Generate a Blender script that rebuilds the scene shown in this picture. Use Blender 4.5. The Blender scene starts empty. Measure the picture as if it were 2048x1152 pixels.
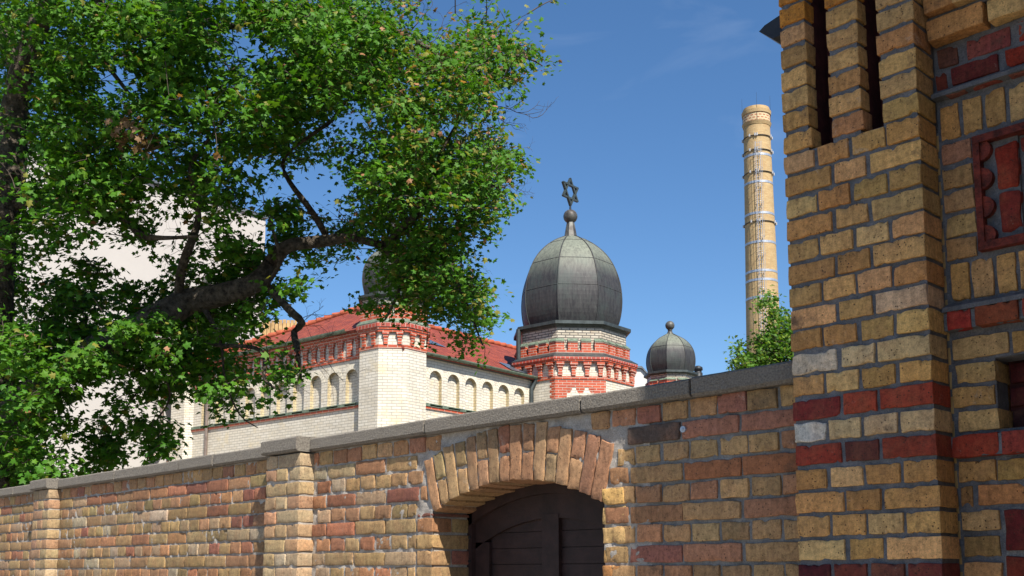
import bpy, math, random
import numpy as np
from mathutils import Matrix, Vector
random.seed(7); rng = np.random.default_rng(7)
S = bpy.context.scene
COL = S.collection
# ------------------------------------------------------------------ camera, sky, sun
FPX, CX, CY, PITCH = 2134.36, 1024.0, 863.08, math.radians(7.593)
aA = math.radians(-43.891)
RM = np.array([[math.sin(aA+math.pi), math.cos(aA+math.pi), 0], [math.sin(aA+math.pi/2), math.cos(aA+math.pi/2), 0], [0, 0, 1]])
EYE = np.array([0, 0, 1.6])
def lv(v): return RM @ np.array(v, float)          # view-levelled frame (right, forward, up) -> world
cam = bpy.data.cameras.new("camera"); cam_o = bpy.data.objects.new("camera", cam); COL.objects.link(cam_o); S.camera = cam_o
cam.lens = FPX/2048*36; cam.sensor_width = 36; cam.sensor_fit = 'HORIZONTAL'; cam.shift_y = (CY-576)/2048
cam.clip_start = .05; cam.clip_end = 5000
r_ = lv((1, 0, 0)); f_ = lv((0, math.cos(PITCH), math.sin(PITCH))); u_ = np.cross(r_, f_)
cam_o.matrix_world = Matrix(((r_[0], u_[0], -f_[0], EYE[0]), (r_[1], u_[1], -f_[1], EYE[1]), (r_[2], u_[2], -f_[2], EYE[2]), (0, 0, 0, 1)))
SUN_EL = math.radians(50); SUN_ROT = math.radians(110.9)
w = bpy.data.worlds.new("World"); S.world = w; w.use_nodes = True
nt = w.node_tree; bg = nt.nodes['Background']
sky = nt.nodes.new('ShaderNodeTexSky'); sky.sky_type = 'NISHITA'; sky.sun_disc = False
sky.sun_elevation = SUN_EL; sky.sun_rotation = SUN_ROT; sky.air_density = 1.0; sky.dust_density = .25; sky.ozone_density = 5.0; sky.altitude = 100
tc = nt.nodes.new('ShaderNodeTexCoord'); mp = nt.nodes.new('ShaderNodeMapping'); mp.inputs['Scale'].default_value = (3, 3, 11); mp.inputs['Rotation'].default_value = (0, .35, .4)
nz = nt.nodes.new('ShaderNodeTexNoise'); nz.inputs['Scale'].default_value = 1.6; nz.inputs['Detail'].default_value = 7; nz.inputs['Distortion'].default_value = .8
cr = nt.nodes.new('ShaderNodeValToRGB'); cr.color_ramp.elements[0].position = .60; cr.color_ramp.elements[1].position = 1.0
cr.color_ramp.elements[0].color = (0, 0, 0, 1); cr.color_ramp.elements[1].color = (.16, .16, .16, 1)
mx = nt.nodes.new('ShaderNodeMixRGB'); mx.inputs[2].default_value = (7.5, 8.2, 9.2, 1)
nt.links.new(tc.outputs['Generated'], mp.inputs[0]); nt.links.new(mp.outputs[0], nz.inputs['Vector']); nt.links.new(nz.outputs[0], cr.inputs[0])
nt.links.new(cr.outputs[0], mx.inputs[0]); hs = nt.nodes.new('ShaderNodeHueSaturation'); hs.inputs['Saturation'].default_value = 1.13; hs.inputs['Value'].default_value = 1.08; nt.links.new(sky.outputs[0], hs.inputs['Color']); nt.links.new(hs.outputs[0], mx.inputs[1]); nt.links.new(mx.outputs[0], bg.inputs[0])
bg.inputs[1].default_value = .066
sun = bpy.data.lights.new("sun", 'SUN'); sun_o = bpy.data.objects.new("sun", sun); COL.objects.link(sun_o)
sun.energy = 4.6; sun.angle = math.radians(.5); sun.color = (1, .94, .84)
sd = Vector((math.cos(SUN_EL)*math.sin(SUN_ROT), math.cos(SUN_EL)*math.cos(SUN_ROT), math.sin(SUN_EL)))
sun_o.rotation_euler = sd.to_track_quat('Z', 'Y').to_euler(); sun_o.location = (4, -4, 12)
S.view_settings.view_transform = 'Standard'; S.view_settings.look = 'None'; S.view_settings.exposure = 1.08; S.view_settings.gamma = 1
S.render.resolution_x = 1024; S.render.resolution_y = 576
try:
    S.cycles.max_bounces = 6; S.cycles.transparent_max_bounces = 6
except Exception: pass

# ------------------------------------------------------------------ helpers
def tag(o, label=None, cat=None, group=None, kind=None):
    if label: o['label'] = label
    if cat: o['category'] = cat
    if group: o['group'] = group
    if kind: o['kind'] = kind
    return o
def empty(name, loc=(0, 0, 0), rz=0):
    o = bpy.data.objects.new(name, None); COL.objects.link(o); o.location = loc; o.rotation_euler = (0, 0, rz); o.empty_display_size = .3
    return o
def link(name, me, mat, parent=None):
    o = bpy.data.objects.new(name, me); COL.objects.link(o)
    for m in (mat if isinstance(mat, (list, tuple)) else [mat]): me.materials.append(m)
    if parent is not None: o.parent = parent
    return o
class MB:
    """collects polygons with metric UVs (u along the face, v upward)"""
    def __init__(s): s.v = []; s.f = []; s.uv = []; s.m = []
    def poly(s, pts, mi=0, uv=None):
        b = len(s.v); P = [np.array(p, float) for p in pts]; s.v += [tuple(p) for p in P]; s.f.append(tuple(range(b, b+len(P))))
        if uv is None:
            n = np.zeros(3)
            for i in range(len(P)):
                n += np.cross(P[i]-P[0], P[(i+1) % len(P)]-P[0])
            n /= (np.linalg.norm(n)+1e-12)
            if abs(n[2]) > .9: t = np.array([1, 0, 0.]); q = np.array([0, 1, 0.])
            else:
                t = np.cross([0, 0, 1], n); t /= np.linalg.norm(t); q = np.cross(n, t)
            uv = [(float(p@t), float(p@q)) for p in P]
            if abs(n[2]) < .3: uv = [(u, float(p[2])) for (u, _), p in zip(uv, P)]
        s.uv += uv; s.m.append(mi)
    def box(s, x0, x1, y0, y1, z0, z1, mi=0, T=None, skip=''):
        c = [(x0, y0, z0), (x1, y0, z0), (x1, y1, z0), (x0, y1, z0), (x0, y0, z1), (x1, y0, z1), (x1, y1, z1), (x0, y1, z1)]
        if T: c = [T(p) for p in c]
        F = {'b': (3, 2, 1, 0), 't': (4, 5, 6, 7), 'f': (0, 1, 5, 4), 'k': (2, 3, 7, 6), 'l': (3, 0, 4, 7), 'r': (1, 2, 6, 5)}
        for k, ix in F.items():
            if k not in skip: s.poly([c[i] for i in ix], mi)
    def build(s, name, mat, parent=None, smooth=False, bevel=0):
        me = bpy.data.meshes.new(name); me.from_pydata(s.v, [], s.f)
        ul = me.uv_layers.new(name='UVMap'); ul.data.foreach_set('uv', np.array(s.uv, np.float32).ravel())
        me.polygons.foreach_set('material_index', s.m)
        if smooth: me.polygons.foreach_set('use_smooth', [True]*len(s.f))
        me.update(); o = link(name, me, mat, parent)
        if bevel:
            b = o.modifiers.new('bevel', 'BEVEL'); b.width = bevel; b.segments = 2; b.limit_method = 'ANGLE'
        return o
def mesh_np(name, V, F, mat, parent=None, col=None, smooth=True, fcol=None):
    """V (n,3) F (m,k) quads or tris; col per vertex"""
    me = bpy.data.meshes.new(name); n, (m, k) = len(V), F.shape
    me.vertices.add(n); me.vertices.foreach_set('co', np.asarray(V, np.float32).ravel())
    me.loops.add(m*k); me.loops.foreach_set('vertex_index', F.astype(np.int32).ravel())
    me.polygons.add(m); me.polygons.foreach_set('loop_start', np.arange(0, m*k, k, dtype=np.int32))
    me.polygons.foreach_set('use_smooth', np.full(m, smooth))
    me.update(calc_edges=True); me.validate()
    if col is not None:
        a = me.color_attributes.new('Col', 'FLOAT_COLOR', 'POINT'); c4 = np.ones((n, 4), np.float32); c4[:, :3] = col; a.data.foreach_set('color', c4.ravel())
    return link(name, me, mat, parent)
def tubes(paths, name, mat, parent=None, seg=7, rough=0.0):
    """paths: list of (pts (n,3), radii (n,)) -> one mesh"""
    VV = []; FF = []; b = 0
    for P, Rr in paths:
        P = np.asarray(P, float); n = len(P); Rr = np.asarray(Rr, float)
        T = np.gradient(P, axis=0); T /= (np.linalg.norm(T, axis=1)[:, None]+1e-12)
        ref = np.array([0, 0, 1.]) if abs(T[0][2]) < .8 else np.array([1., 0, 0])
        A = np.cross(T, ref); A /= (np.linalg.norm(A, axis=1)[:, None]+1e-12); B = np.cross(T, A)
        an = np.linspace(0, 2*math.pi, seg, endpoint=False)
        rr = Rr[:, None]*np.ones(seg)
        if rough: rr = rr*(1+rough*np.sin(3*an+np.arange(n)[:, None]*.7)+rough*rng.normal(size=(n, seg))*.6)
        V = P[:, None, :]+rr[..., None]*(np.cos(an)[None, :, None]*A[:, None, :]+np.sin(an)[None, :, None]*B[:, None, :])
        VV.append(V.reshape(-1, 3))
        i = np.arange(n-1)[:, None]*seg; j = np.arange(seg)[None, :]; j2 = (j+1) % seg
        FF.append(np.stack([i+j, i+j2, i+seg+j2, i+seg+j], -1).reshape(-1, 4)+b); b += n*seg
    return mesh_np(name, np.concatenate(VV), np.concatenate(FF), mat, parent)

# ------------------------------------------------------------------ materials
def M(name, rough=.8, metal=0.0):
    m = bpy.data.materials.new(name); m.use_nodes = True; n = m.node_tree; b = n.nodes['Principled BSDF']
    b.inputs['Roughness'].default_value = rough; b.inputs['Metallic'].default_value = metal
    b.inputs['Specular IOR Level'].default_value = .3
    return m, n, b
def N(n, t, **k):
    x = n.nodes.new(t)
    for a, v in k.items():
        if a.startswith('i_'): x.inputs[a[2:].replace('_', ' ')].default_value = v
        else: setattr(x, a, v)
    return x
def noise(n, vec, scale, detail=4, rough=.6, dist=0):
    x = N(n, 'ShaderNodeTexNoise'); x.inputs['Scale'].default_value = scale; x.inputs['Detail'].default_value = detail
    x.inputs['Roughness'].default_value = rough; x.inputs['Distortion'].default_value = dist
    n.links.new(vec, x.inputs['Vector']); return x.outputs['Fac']
def ramp(n, fac, stops):
    x = N(n, 'ShaderNodeValToRGB'); e = x.color_ramp.elements
    while len(e) < len(stops): e.new(.5)
    for i, (p, c) in enumerate(stops):
        e[i].position = p; e[i].color = (c, c, c, 1) if not isinstance(c, tuple) else (*c, 1)
    n.links.new(fac, x.inputs[0]); return x.outputs[0]
def mix(n, fac, a, b, mode='MIX'):
    x = N(n, 'ShaderNodeMixRGB', blend_type=mode)
    for i, v in ((0, fac), (1, a), (2, b)):
        if isinstance(v, (int, float)): x.inputs[i].default_value = v
        elif isinstance(v, tuple): x.inputs[i].default_value = (*v, 1)
        else: n.links.new(v, x.inputs[i])
    return x.outputs[0]
def bump(n, h, b, strength=.5, dist=.01, prev=None):
    x = N(n, 'ShaderNodeBump'); x.inputs['Strength'].default_value = strength; x.inputs['Distance'].default_value = dist
    n.links.new(h, x.inputs['Height'])
    if prev is not None: n.links.new(prev, x.inputs['Normal'])
    if b is not None: n.links.new(x.outputs[0], b.inputs['Normal'])
    return x.outputs[0]
def pos(n): return N(n, 'ShaderNodeTexCoord').outputs['Object']
def uvc(n): return N(n, 'ShaderNodeTexCoord').outputs['UV']

def mat_fgbrick():
    m, n, b = M('fired_brick', .82); p = pos(n)
    at = N(n, 'ShaderNodeAttribute', attribute_name='Col').outputs['Color']
    big = noise(n, p, 14, 3); med = noise(n, p, 62, 6, .8); fine = noise(n, p, 230, 4, .8)
    c = mix(n, ramp(n, big, [(.44, 0.0), (.72, .24)]), at, (.36, .15, .07), 'MIX')
    c = mix(n, .85, c, ramp(n, med, [(.30, .38), (.5, 1.0), (.70, 1.4)]), 'MULTIPLY')
    c = mix(n, .7, c, ramp(n, fine, [(.3, .55), (.5, 1.0), (.7, 1.25)]), 'MULTIPLY')
    c = mix(n, .8, c, ramp(n, noise(n, p, 1.7, 5, .7), [(.30, .70), (.68, 1.15)]), 'MULTIPLY')
    c = mix(n, ramp(n, noise(n, p, 23, 5, .75, .6), [(.57, 0.0), (.75, .42)]), c, (.22, .10, .055))
    st = N(n, 'ShaderNodeMapping'); st.inputs['Scale'].default_value = (60, 60, 9); n.links.new(p, st.inputs[0])
    c = mix(n, .6, c, ramp(n, noise(n, st.outputs[0], 1, 3), [(.3, .65), (.7, 1.2)]), 'MULTIPLY')
    soot = ramp(n, noise(n, p, 7.3, 5, .75), [(.60, 0.0), (.74, .8)])
    c = mix(n, soot, c, (.075, .05, .035))
    pale = ramp(n, noise(n, p, 9.1, 6, .8, .5), [(.62, 0.0), (.78, .6)])
    c = mix(n, pale, c, (.60, .52, .42))
    vo = N(n, 'ShaderNodeTexVoronoi'); vo.inputs['Scale'].default_value = 75; n.links.new(p, vo.inputs['Vector'])
    gate = ramp(n, noise(n, p, 17, 2), [(.44, 0.0), (.56, 1.0)])
    pit = ramp(n, vo.outputs['Distance'], [(.12, 1.0), (.2, 0.0)]); pit = mix(n, 1.0, pit, gate, 'MULTIPLY')
    c = mix(n, pit, c, (.05, .03, .022))
    n.links.new(c, b.inputs['Base Color'])
    h = mix(n, 1.0, mix(n, .5, med, fine), ramp(n, pit, [(0, 1.0), (1, 0.0)]), 'MULTIPLY')
    b1 = bump(n, big, None, .3, .006); bump(n, h, b, .9, .0065, b1)
    return m
def mat_mortar(name, col, col2):
    m, n, b = M(name, .95); p = pos(n)
    a = noise(n, p, 22, 5, .7); f = noise(n, p, 190, 4, .75); g = noise(n, p, 5, 3)
    c = mix(n, ramp(n, a, [(.35, 0.0), (.65, 1.0)]), col, col2)
    c = mix(n, .8, c, ramp(n, f, [(.3, .55), (.7, 1.35)]), 'MULTIPLY'); c = mix(n, .5, c, ramp(n, g, [(.3, .7), (.7, 1.25)]), 'MULTIPLY')
    n.links.new(c, b.inputs['Base Color']); bump(n, mix(n, .5, a, f), b, 1.0, .008); return m
def mat_plain(name, col, rough=.8, metal=0.0, var=.3, sc=6, bs=.3, bd=.004, bsc=60, col2=None):
    m, n, b = M(name, rough, metal); p = pos(n)
    a = noise(n, p, sc, 5, .65)
    c = mix(n, ramp(n, a, [(.35, 0.0), (.65, 1.0)]), tuple(x*(1-var) for x in col), col2 or tuple(min(1, x*(1+var)) for x in col))
    n.links.new(c, b.inputs['Base Color']); bump(n, noise(n, p, bsc, 4, .7), b, bs, bd); return m
def mat_bricktex(name, c1, c2, mortar, bw=.26, bh=.077, ms=.009, stain=None, rough=.45, bias=0.0, spec=.4, off=.5):
    m, n, b = M(name, rough); uv = uvc(n); p = pos(n)
    t = N(n, 'ShaderNodeTexBrick'); t.inputs['Scale'].default_value = 1; t.inputs['Brick Width'].default_value = bw; t.inputs['Row Height'].default_value = bh
    t.inputs['Mortar Size'].default_value = ms; t.inputs['Mortar Smooth'].default_value = .1; t.inputs['Bias'].default_value = bias; t.offset = off
    t.inputs['Color1'].default_value = (*c1, 1); t.inputs['Color2'].default_value = (*c2, 1); t.inputs['Mortar'].default_value = (*mortar, 1)
    n.links.new(uv, t.inputs['Vector']); c = t.outputs['Color']
    g = noise(n, p, 1.1, 5, .7); c = mix(n, .5, c, ramp(n, g, [(.3, .72), (.7, 1.15)]), 'MULTIPLY')
    c = mix(n, .4, c, ramp(n, noise(n, p, 9, 4, .7), [(.3, .7), (.7, 1.2)]), 'MULTIPLY')
    if stain: c = mix(n, ramp(n, noise(n, p, 1.7, 6, .75, .4), [(.55, 0.0), (.75, .75)]), c, stain)
    n.links.new(c, b.inputs['Base Color']); b.inputs['Specular IOR Level'].default_value = spec
    bb = bump(n, ramp(n, t.outputs['Fac'], [(0, 1.0), (1, 0.0)]), None, .6, .006); bump(n, noise(n, p, 20, 3), b, .15, .01, bb); return m
BR = mat_fgbrick()
MORT_D = mat_mortar('dark_pointing_mortar', (.10, .105, .115), (.17, .17, .18))
MORT_G = mat_mortar('grey_mortar', (.15, .15, .15), (.25, .24, .225))
MORT_L = mat_mortar('lime_mortar', (.27, .24, .21), (.42, .38, .335))
CONC = mat_plain('cast_concrete', (.20, .178, .15), .95, 0, .34, 130, 1.0, .014, 120)
WHITE = mat_bricktex('white_glazed_brick', (.62, .575, .49), (.55, .495, .40), (.33, .30, .25), .25, .077, .008, (.62, .50, .28))
WHITE_OLD = mat_bricktex('weathered_white_brick', (.50, .45, .37), (.38, .33, .25), (.11, .095, .08), .25, .077, .014, (.40, .28, .18))
RED = mat_bricktex('red_brick', (.42, .072, .024), (.35, .052, .022), (.42, .30, .24), .25, .077, .009, (.48, .13, .05), .5)
RED_H = mat_bricktex('red_header_brick', (.37, .06, .032), (.30, .042, .028), (.42, .27, .22), .13, .11, .010, (.20, .05, .03), .5)
OCHRE = mat_bricktex('ochre_shade_reveal_brick', (.50, .42, .26), (.46, .36, .20), (.30, .25, .17), .25, .077, .009)  # ochre tint paints the niches' shade into the white brick jambs
PINK = mat_plain('pale_render', (.41, .385, .36), .95, 0, .03, .6, .1, .004, 30)
GREEN = mat_plain('green_copper', (.13, .17, .125), .55, .2, .35, 8, .2, .004, 30)
ZINC = mat_plain('dark_zinc', (.055, .065, .065), .5, .5, .3, 6, .2, .003, 30)
BROWNPIPE = mat_plain('copper_pipe', (.26, .20, .165), .4, .6, .2, 5)
BLACKM = mat_plain('black_metal', (.03, .032, .035), .5, .4)
GALV = mat_plain('galvanised_steel', (.42, .44, .48), .4, .6, .15)
TERRA = mat_plain('red_terracotta', (.14, .030, .020), .6, 0, .6, 30, .9, .012, 80, (.24, .042, .026))
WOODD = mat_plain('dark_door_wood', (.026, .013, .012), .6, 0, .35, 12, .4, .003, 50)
SLAT = mat_plain('larch_boards', (.42, .27, .12), .8, 0, .25, 3)
DARK = mat_plain('shade_dark_recess_brick', (.07, .02, .02), .9, 0, .4, 14, .5, .01, 40)  # dark red brick with the slots' deep shade put into its colour
BARK = mat_plain('rough_bark', (.050, .040, .030), .95, 0, .5, 16, 1.0, .05, 24, (.13, .105, .08))
TWIG = mat_plain('twig_bark', (.065, .05, .038), .9, 0, .3, 9)
GRASSM = mat_plain('courtyard_ground', (.16, .14, .11), .95, 0, .3, .5, .5, .02, 8)
PAVE = mat_bricktex('sidewalk_slabs', (.30, .27, .23), (.26, .23, .19), (.09, .085, .08), .5, .5, .008, None, .9)
ROOFG = mat_plain('grey_roof_sheet', (.10, .11, .125), .6, .2)
GLASSY = mat_plain('skylight_glass', (.07, .085, .105), .25, 0)
CABLE = BLACKM
def mat_tiles():
    m, n, b = M('red_roof_tiles', .7); uv = uvc(n); p = pos(n)
    t = N(n, 'ShaderNodeTexBrick'); t.inputs['Scale'].default_value = 1; t.inputs['Brick Width'].default_value = .18; t.inputs['Row Height'].default_value = .16
    t.inputs['Mortar Size'].default_value = .012; t.inputs['Mortar Smooth'].default_value = .6
    t.inputs['Color1'].default_value = (.29, .058, .03, 1); t.inputs['Color2'].default_value = (.17, .032, .022, 1); t.inputs['Mortar'].default_value = (.07, .025, .02, 1)
    n.links.new(uv, t.inputs['Vector'])
    c = mix(n, .6, t.outputs['Color'], ramp(n, noise(n, p, 1.2, 5, .7), [(.3, .6), (.7, 1.25)]), 'MULTIPLY')
    c = mix(n, ramp(n, noise(n, p, 3, 6, .8), [(.62, 0.0), (.8, .5)]), c, (.16, .12, .09))
    n.links.new(c, b.inputs['Base Color']); bump(n, ramp(n, t.outputs['Fac'], [(0, 1.0), (1, 0.0)]), b, 1.0, .03); return m
TILE = mat_tiles()
def mat_dome():
    m, n, b = M('patinated_copper', .58, .12); uv = uvc(n); p = pos(n)
    st = N(n, 'ShaderNodeMapping'); st.inputs['Scale'].default_value = (3.5, 3.5, .45); n.links.new(p, st.inputs[0])
    s1 = noise(n, st.outputs[0], 4, 6, .75); s2 = noise(n, p, 1.6, 4)
    sx = N(n, 'ShaderNodeSeparateXYZ'); n.links.new(uv, sx.inputs[0])
    hh = ramp(n, sx.outputs['Y'], [(.5, 0.0), (.78, 1.0)])
    c = mix(n, ramp(n, s1, [(.38, 0.0), (.66, 1.0)]), (.024, .023, .026), (.056, .055, .054))
    c = mix(n, ramp(n, s2, [(.48, 0.0), (.66, .55)]), c, (.045, .06, .055))
    pal = mix(n, 1.0, hh, ramp(n, s1, [(.30, .35), (.6, 1.0)]), 'MULTIPLY')
    c = mix(n, pal, c, (.17, .185, .145))
    drip = ramp(n, noise(n, st.outputs[0], 11, 3, .6), [(.62, 0.0), (.72, .5)])
    c = mix(n, drip, c, (.085, .10, .09))
    n.links.new(c, b.inputs['Base Color']); bump(n, s2, b, .25, .02); return m
DOME = mat_dome()
BRONZE = mat_plain('dark_bronze', (.065, .055, .05), .5, .2, .35, 5, .2, .01, 20, (.11, .11, .10))
def mat_leaf():
    m, n, b = M('maple_leaf', .55); at = N(n, 'ShaderNodeAttribute', attribute_name='Col').outputs['Color']
    b.inputs['Specular IOR Level'].default_value = .22
    n.links.new(at, b.inputs['Base Color']); tr = N(n, 'ShaderNodeBsdfTranslucent')
    n.links.new(mix(n, 1.0, at, (1.5, 1.5, .5), 'MULTIPLY'), tr.inputs['Color'])
    ms = N(n, 'ShaderNodeMixShader'); ms.inputs[0].default_value = .34
    n.links.new(b.outputs[0], ms.inputs[1]); n.links.new(tr.outputs[0], ms.inputs[2]); n.links.new(ms.outputs[0], n.nodes['Material Output'].inputs[0]); return m
LEAF = mat_leaf()

# ------------------------------------------------------------------ real bricks (rounded, chipped boxes)
def lattice(nx, ny, nz):
    idx = {}; L = []; F = []
    def g(i, j, k):
        if (i, j, k) not in idx: idx[(i, j, k)] = len(L); L.append((i, j, k))
        return idx[(i, j, k)]
    for i in range(nx):
        for k in range(nz):
            F.append((g(i, 0, k), g(i+1, 0, k), g(i+1, 0, k+1), g(i, 0, k+1)))
            F.append((g(i+1, ny, k), g(i, ny, k), g(i, ny, k+1), g(i+1, ny, k+1)))
    for j in range(ny):
        for k in range(nz):
            F.append((g(0, j+1, k), g(0, j, k), g(0, j, k+1), g(0, j+1, k+1)))
            F.append((g(nx, j, k), g(nx, j+1, k), g(nx, j+1, k+1), g(nx, j, k+1)))
        for i in range(nx):
            F.append((g(i, j+1, 0), g(i+1, j+1, 0), g(i+1, j, 0), g(i, j, 0)))
            F.append((g(i, j, nz), g(i+1, j, nz), g(i+1, j+1, nz), g(i, j+1, nz)))
    return np.array(L, float), np.array(F)
def sharpen(o, a=28):
    try: o.data.set_sharp_from_angle(angle=math.radians(a))
    except Exception as e: print('sharp', e)
    return o
def brick_batch(name, items, res, parent, mat=None, r=.0028, amp=.0017, chip=.6):
    """items: (center xyz, half (a,b,c), axes 3x3 rows, colour)"""
    if not items: return None
    nx, ny, nz = res; L, F = lattice(nx, ny, nz); n = len(items)
    C = np.array([i[0] for i in items], float); H = np.array([i[1] for i in items], float)
    A = np.array([np.eye(3) if i[2] is None else i[2] for i in items], float); K = np.array([i[3] for i in items], float)
    def coord(col, nseg, h):
        q = L[:, col][None, :]; rr = np.minimum(r, h*.4)[:, None]; hh = h[:, None]
        if nseg <= 2: return (q/nseg*2-1)*hh
        t = np.clip((q-1)/(nseg-2), 0, 1); v = (-hh+rr)+t*2*(hh-rr)
        return np.where(q == 0, -hh, np.where(q == nseg, hh, v))
    P = np.stack([coord(0, nx, H[:, 0]), coord(1, ny, H[:, 1]), coord(2, nz, H[:, 2])], -1)
    rr = np.minimum(r, H.min(1)*.4)[:, None, None]; inner = H[:, None, :]-rr
    Q = np.clip(P, -inner, inner); D = P-Q; ln = np.linalg.norm(D, axis=-1, keepdims=True)
    Dn = D/np.maximum(ln, 1e-9); P = Q+Dn*np.where(ln > 1e-9, rr, 0)
    ph = rng.uniform(0, 6.28, (n, 1, 3, 4)); fr = rng.uniform(25, 75, (n, 1, 3, 4, 3))*rng.choice([-1, 1], (n, 1, 3, 4, 3))
    W = np.sin((P[:, :, None, None, :]*fr).sum(-1)+ph).sum(-1)*.5
    P = P+W*amp*np.array([1.0, .9, 1.0])
    for c in range(3):                                # chipped edges and corners
        sel = rng.uniform(size=n) < chip
        e = np.stack([rng.uniform(-1, 1, n)*H[:, 0], -H[:, 1], rng.choice([-1, 1], n)*H[:, 2]], -1)
        rad = rng.uniform(.008, .022, n); d = np.linalg.norm(P-e[:, None, :], axis=-1)
        k = np.clip(1-d/rad[:, None], 0, 1)*sel[:, None]
        P = P-k[..., None]*np.sign(e)[:, None, :]*np.array([.1, .7, .6])*rng.uniform(.004, .012, n)[:, None, None]
    Wd = np.einsum('nvk,nkj->nvj', P, A)+C[:, None, :]
    nv = len(L); FF = (F[None]+np.arange(n)[:, None, None]*nv).reshape(-1, 4)
    return sharpen(mesh_np(name, Wd.reshape(-1, 3), FF, mat or BR, parent, np.repeat(K, nv, 0)))
WN = np.array([1.04, .98, .84])
def pick(pal):
    w = np.array([p[0] for p in pal], float); i = rng.choice(len(pal), p=w/w.sum()); c = np.array(pal[i][1])
    if pal is PAL_PIL: c = c*np.array([1.30, 1.18, 1.08])*rng.uniform(.88, 1.08)
    if pal is PAL_WALL: c = c*np.array([.97, .96, 1.08])*rng.uniform(.82, 1.08)
    if pal is PAL_SHADED: c = c*np.array([.97, .90, .95])*rng.uniform(.85, 1.08)
    return c*rng.uniform(.80, 1.16)*rng.uniform(.95, 1.05, 3)
PAL_PIL = [(8, (.47, .30, .115)), (5, (.50, .34, .15)), (4, (.44, .255, .09)), (3, (.50, .30, .14)), (2, (.42, .22, .08)), (2, (.37, .235, .085))]
PAL_WALL = [(6, (.36, .235, .095)), (4, (.35, .20, .09)), (3.5, (.37, .19, .08)), (4, (.31, .215, .09)), (2.0, (.31, .135, .065)), (1.2, (.42, .34, .20)), (.5, (.24, .09, .055)), (3, (.36, .25, .13)), (1.5, (.38, .16, .075))]
PAL_SHADED = [(6, (.45, .29, .125)), (4, (.45, .24, .11)), (3, (.40, .20, .10)), (4, (.42, .28, .12)), (.5, (.34, .14, .09))]  # paler wall palette for shaded courses, lifting the shade through brick colour
PAL_V = [(4, (.37, .225, .115)), (3, (.36, .185, .10)), (3, (.34, .235, .115)), (1.5, (.38, .27, .16)), (.7, (.29, .12, .07))]
PAL_RED = [(3, (.32, .048, .03)), (3, (.35, .062, .026)), (2, (.22, .038, .03)), (1, (.15, .038, .032))]
def rough_sheet(name, u0, u1, v0, v1, y, step, amp, mat, parent, keep=None, freq=38):
    nu = max(2, int((u1-u0)/step)); nv = max(2, int((v1-v0)/step))
    U, V = np.meshgrid(np.linspace(u0, u1, nu+1), np.linspace(v0, v1, nv+1), indexing='ij')
    h = np.zeros_like(U)
    for k in range(9):
        a = rng.uniform(0, 6.28); f = freq*rng.uniform(.4, 2.4); h += np.sin(f*(U*math.cos(a)+V*math.sin(a))+rng.uniform(0, 6.28))
    h = h/4.5+rng.normal(size=U.shape)*.35
    P = np.stack([U, np.full_like(U, y)-h*amp, V], -1).reshape(-1, 3)
    i, j = np.meshgrid(np.arange(nu), np.arange(nv), indexing='ij'); b = (i*(nv+1)+j).ravel()
    F = np.stack([b, b+nv+1, b+nv+2, b+1], -1)
    if keep is not None:
        cc = P[F].mean(1); F = F[keep(cc[:, 0], cc[:, 2])]
    return mesh_np(name, P, F, mat, parent)

# ================================================================== SETTING
g = MB(); g.poly([(-900, -900, 0), (900, -900, 0), (900, 900, 0), (-900, 900, 0)]); tag(g.build('ground', GRASSM), kind='structure')
g = MB(); g.box(-40, 30, .3, 3.22, .004, .12); tag(g.build('sidewalk', PAVE), kind='structure')
g = MB(); g.poly([(-60, -9, .008), (60, -9, .008), (60, .3, .008), (-60, .3, .008)]); tag(g.build('road', mat_plain('sandstone_setts', (.30, .27, .23), .9, 0, .2, 3, .5, .01, 90)), kind='structure')

# ================================================================== BOUNDARY WALL
YW = 3.235; CZ = .077; Z0 = 3.562
def zl(k): return Z0-CZ*k                     # bed joint k
XL, XR = -15.0, -1.885
AX, AZ, RI, RO = -3.374, .807, 1.2, 1.445      # gate arch
JL, JR = -3.907, -2.840
wall = tag(empty('boundary_wall', (-6, YW, 0)), 'long weathered yellow and red brick garden wall with grey concrete coping and arched gate', 'wall')
wall_off = Vector((-6, YW, 0))
def reparent(o, p, off):
    if o is None: return
    o.parent = p; o.matrix_parent_inverse = Matrix.Translation(-Vector(off)); return o
def in_open(x, z, m=0.0):
    return (np.abs(x-AX) < .5335-m) & (z < np.where(np.abs(x-AX) < .5335, AZ+np.sqrt(np.maximum(RI**2-(x-AX)**2, 0)), 0)-m)
reparent(rough_sheet('mortar', XL, XR, 1.30, 2.262, YW+.0078, .0125, .0050, MORT_L, None, lambda x, z: (~in_open(x, z, -.015)) & (x < -2.6)), wall, wall_off)
reparent(rough_sheet('mortar', -2.62, XR, 1.30, 2.262, YW+.0095, .010, .0032, MORT_G, None, lambda x, z: ~in_open(x, z, -.015)), wall, wall_off)
c = MB(); c.box(XL, JL-.01, YW+.02, 3.48, 0, 2.26); c.box(JR, XR+.2, YW+.02, 3.48, 0, 2.26)
aseg = 24
for i in range(aseg):                           # masonry over the arch
    xa = JL+(JR-JL)*i/aseg; xb = JL+(JR-JL)*(i+1)/aseg
    za = AZ+math.sqrt(RI**2-(xa-AX)**2)+.012; zb = AZ+math.sqrt(RI**2-(xb-AX)**2)+.012
    P = [(xa, YW+.02, za), (xb, YW+.02, zb), (xb, YW+.02, 2.26), (xa, YW+.02, 2.26)]; Q = [(x, 3.48, z) for x, _, z in P]
    c.poly(P); c.poly(Q[::-1]); c.poly([P[0], Q[0], Q[1], P[1]])
reparent(c.build('wall_core', MORT_L), wall, wall_off)
near, mid, far = [], [], []
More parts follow.
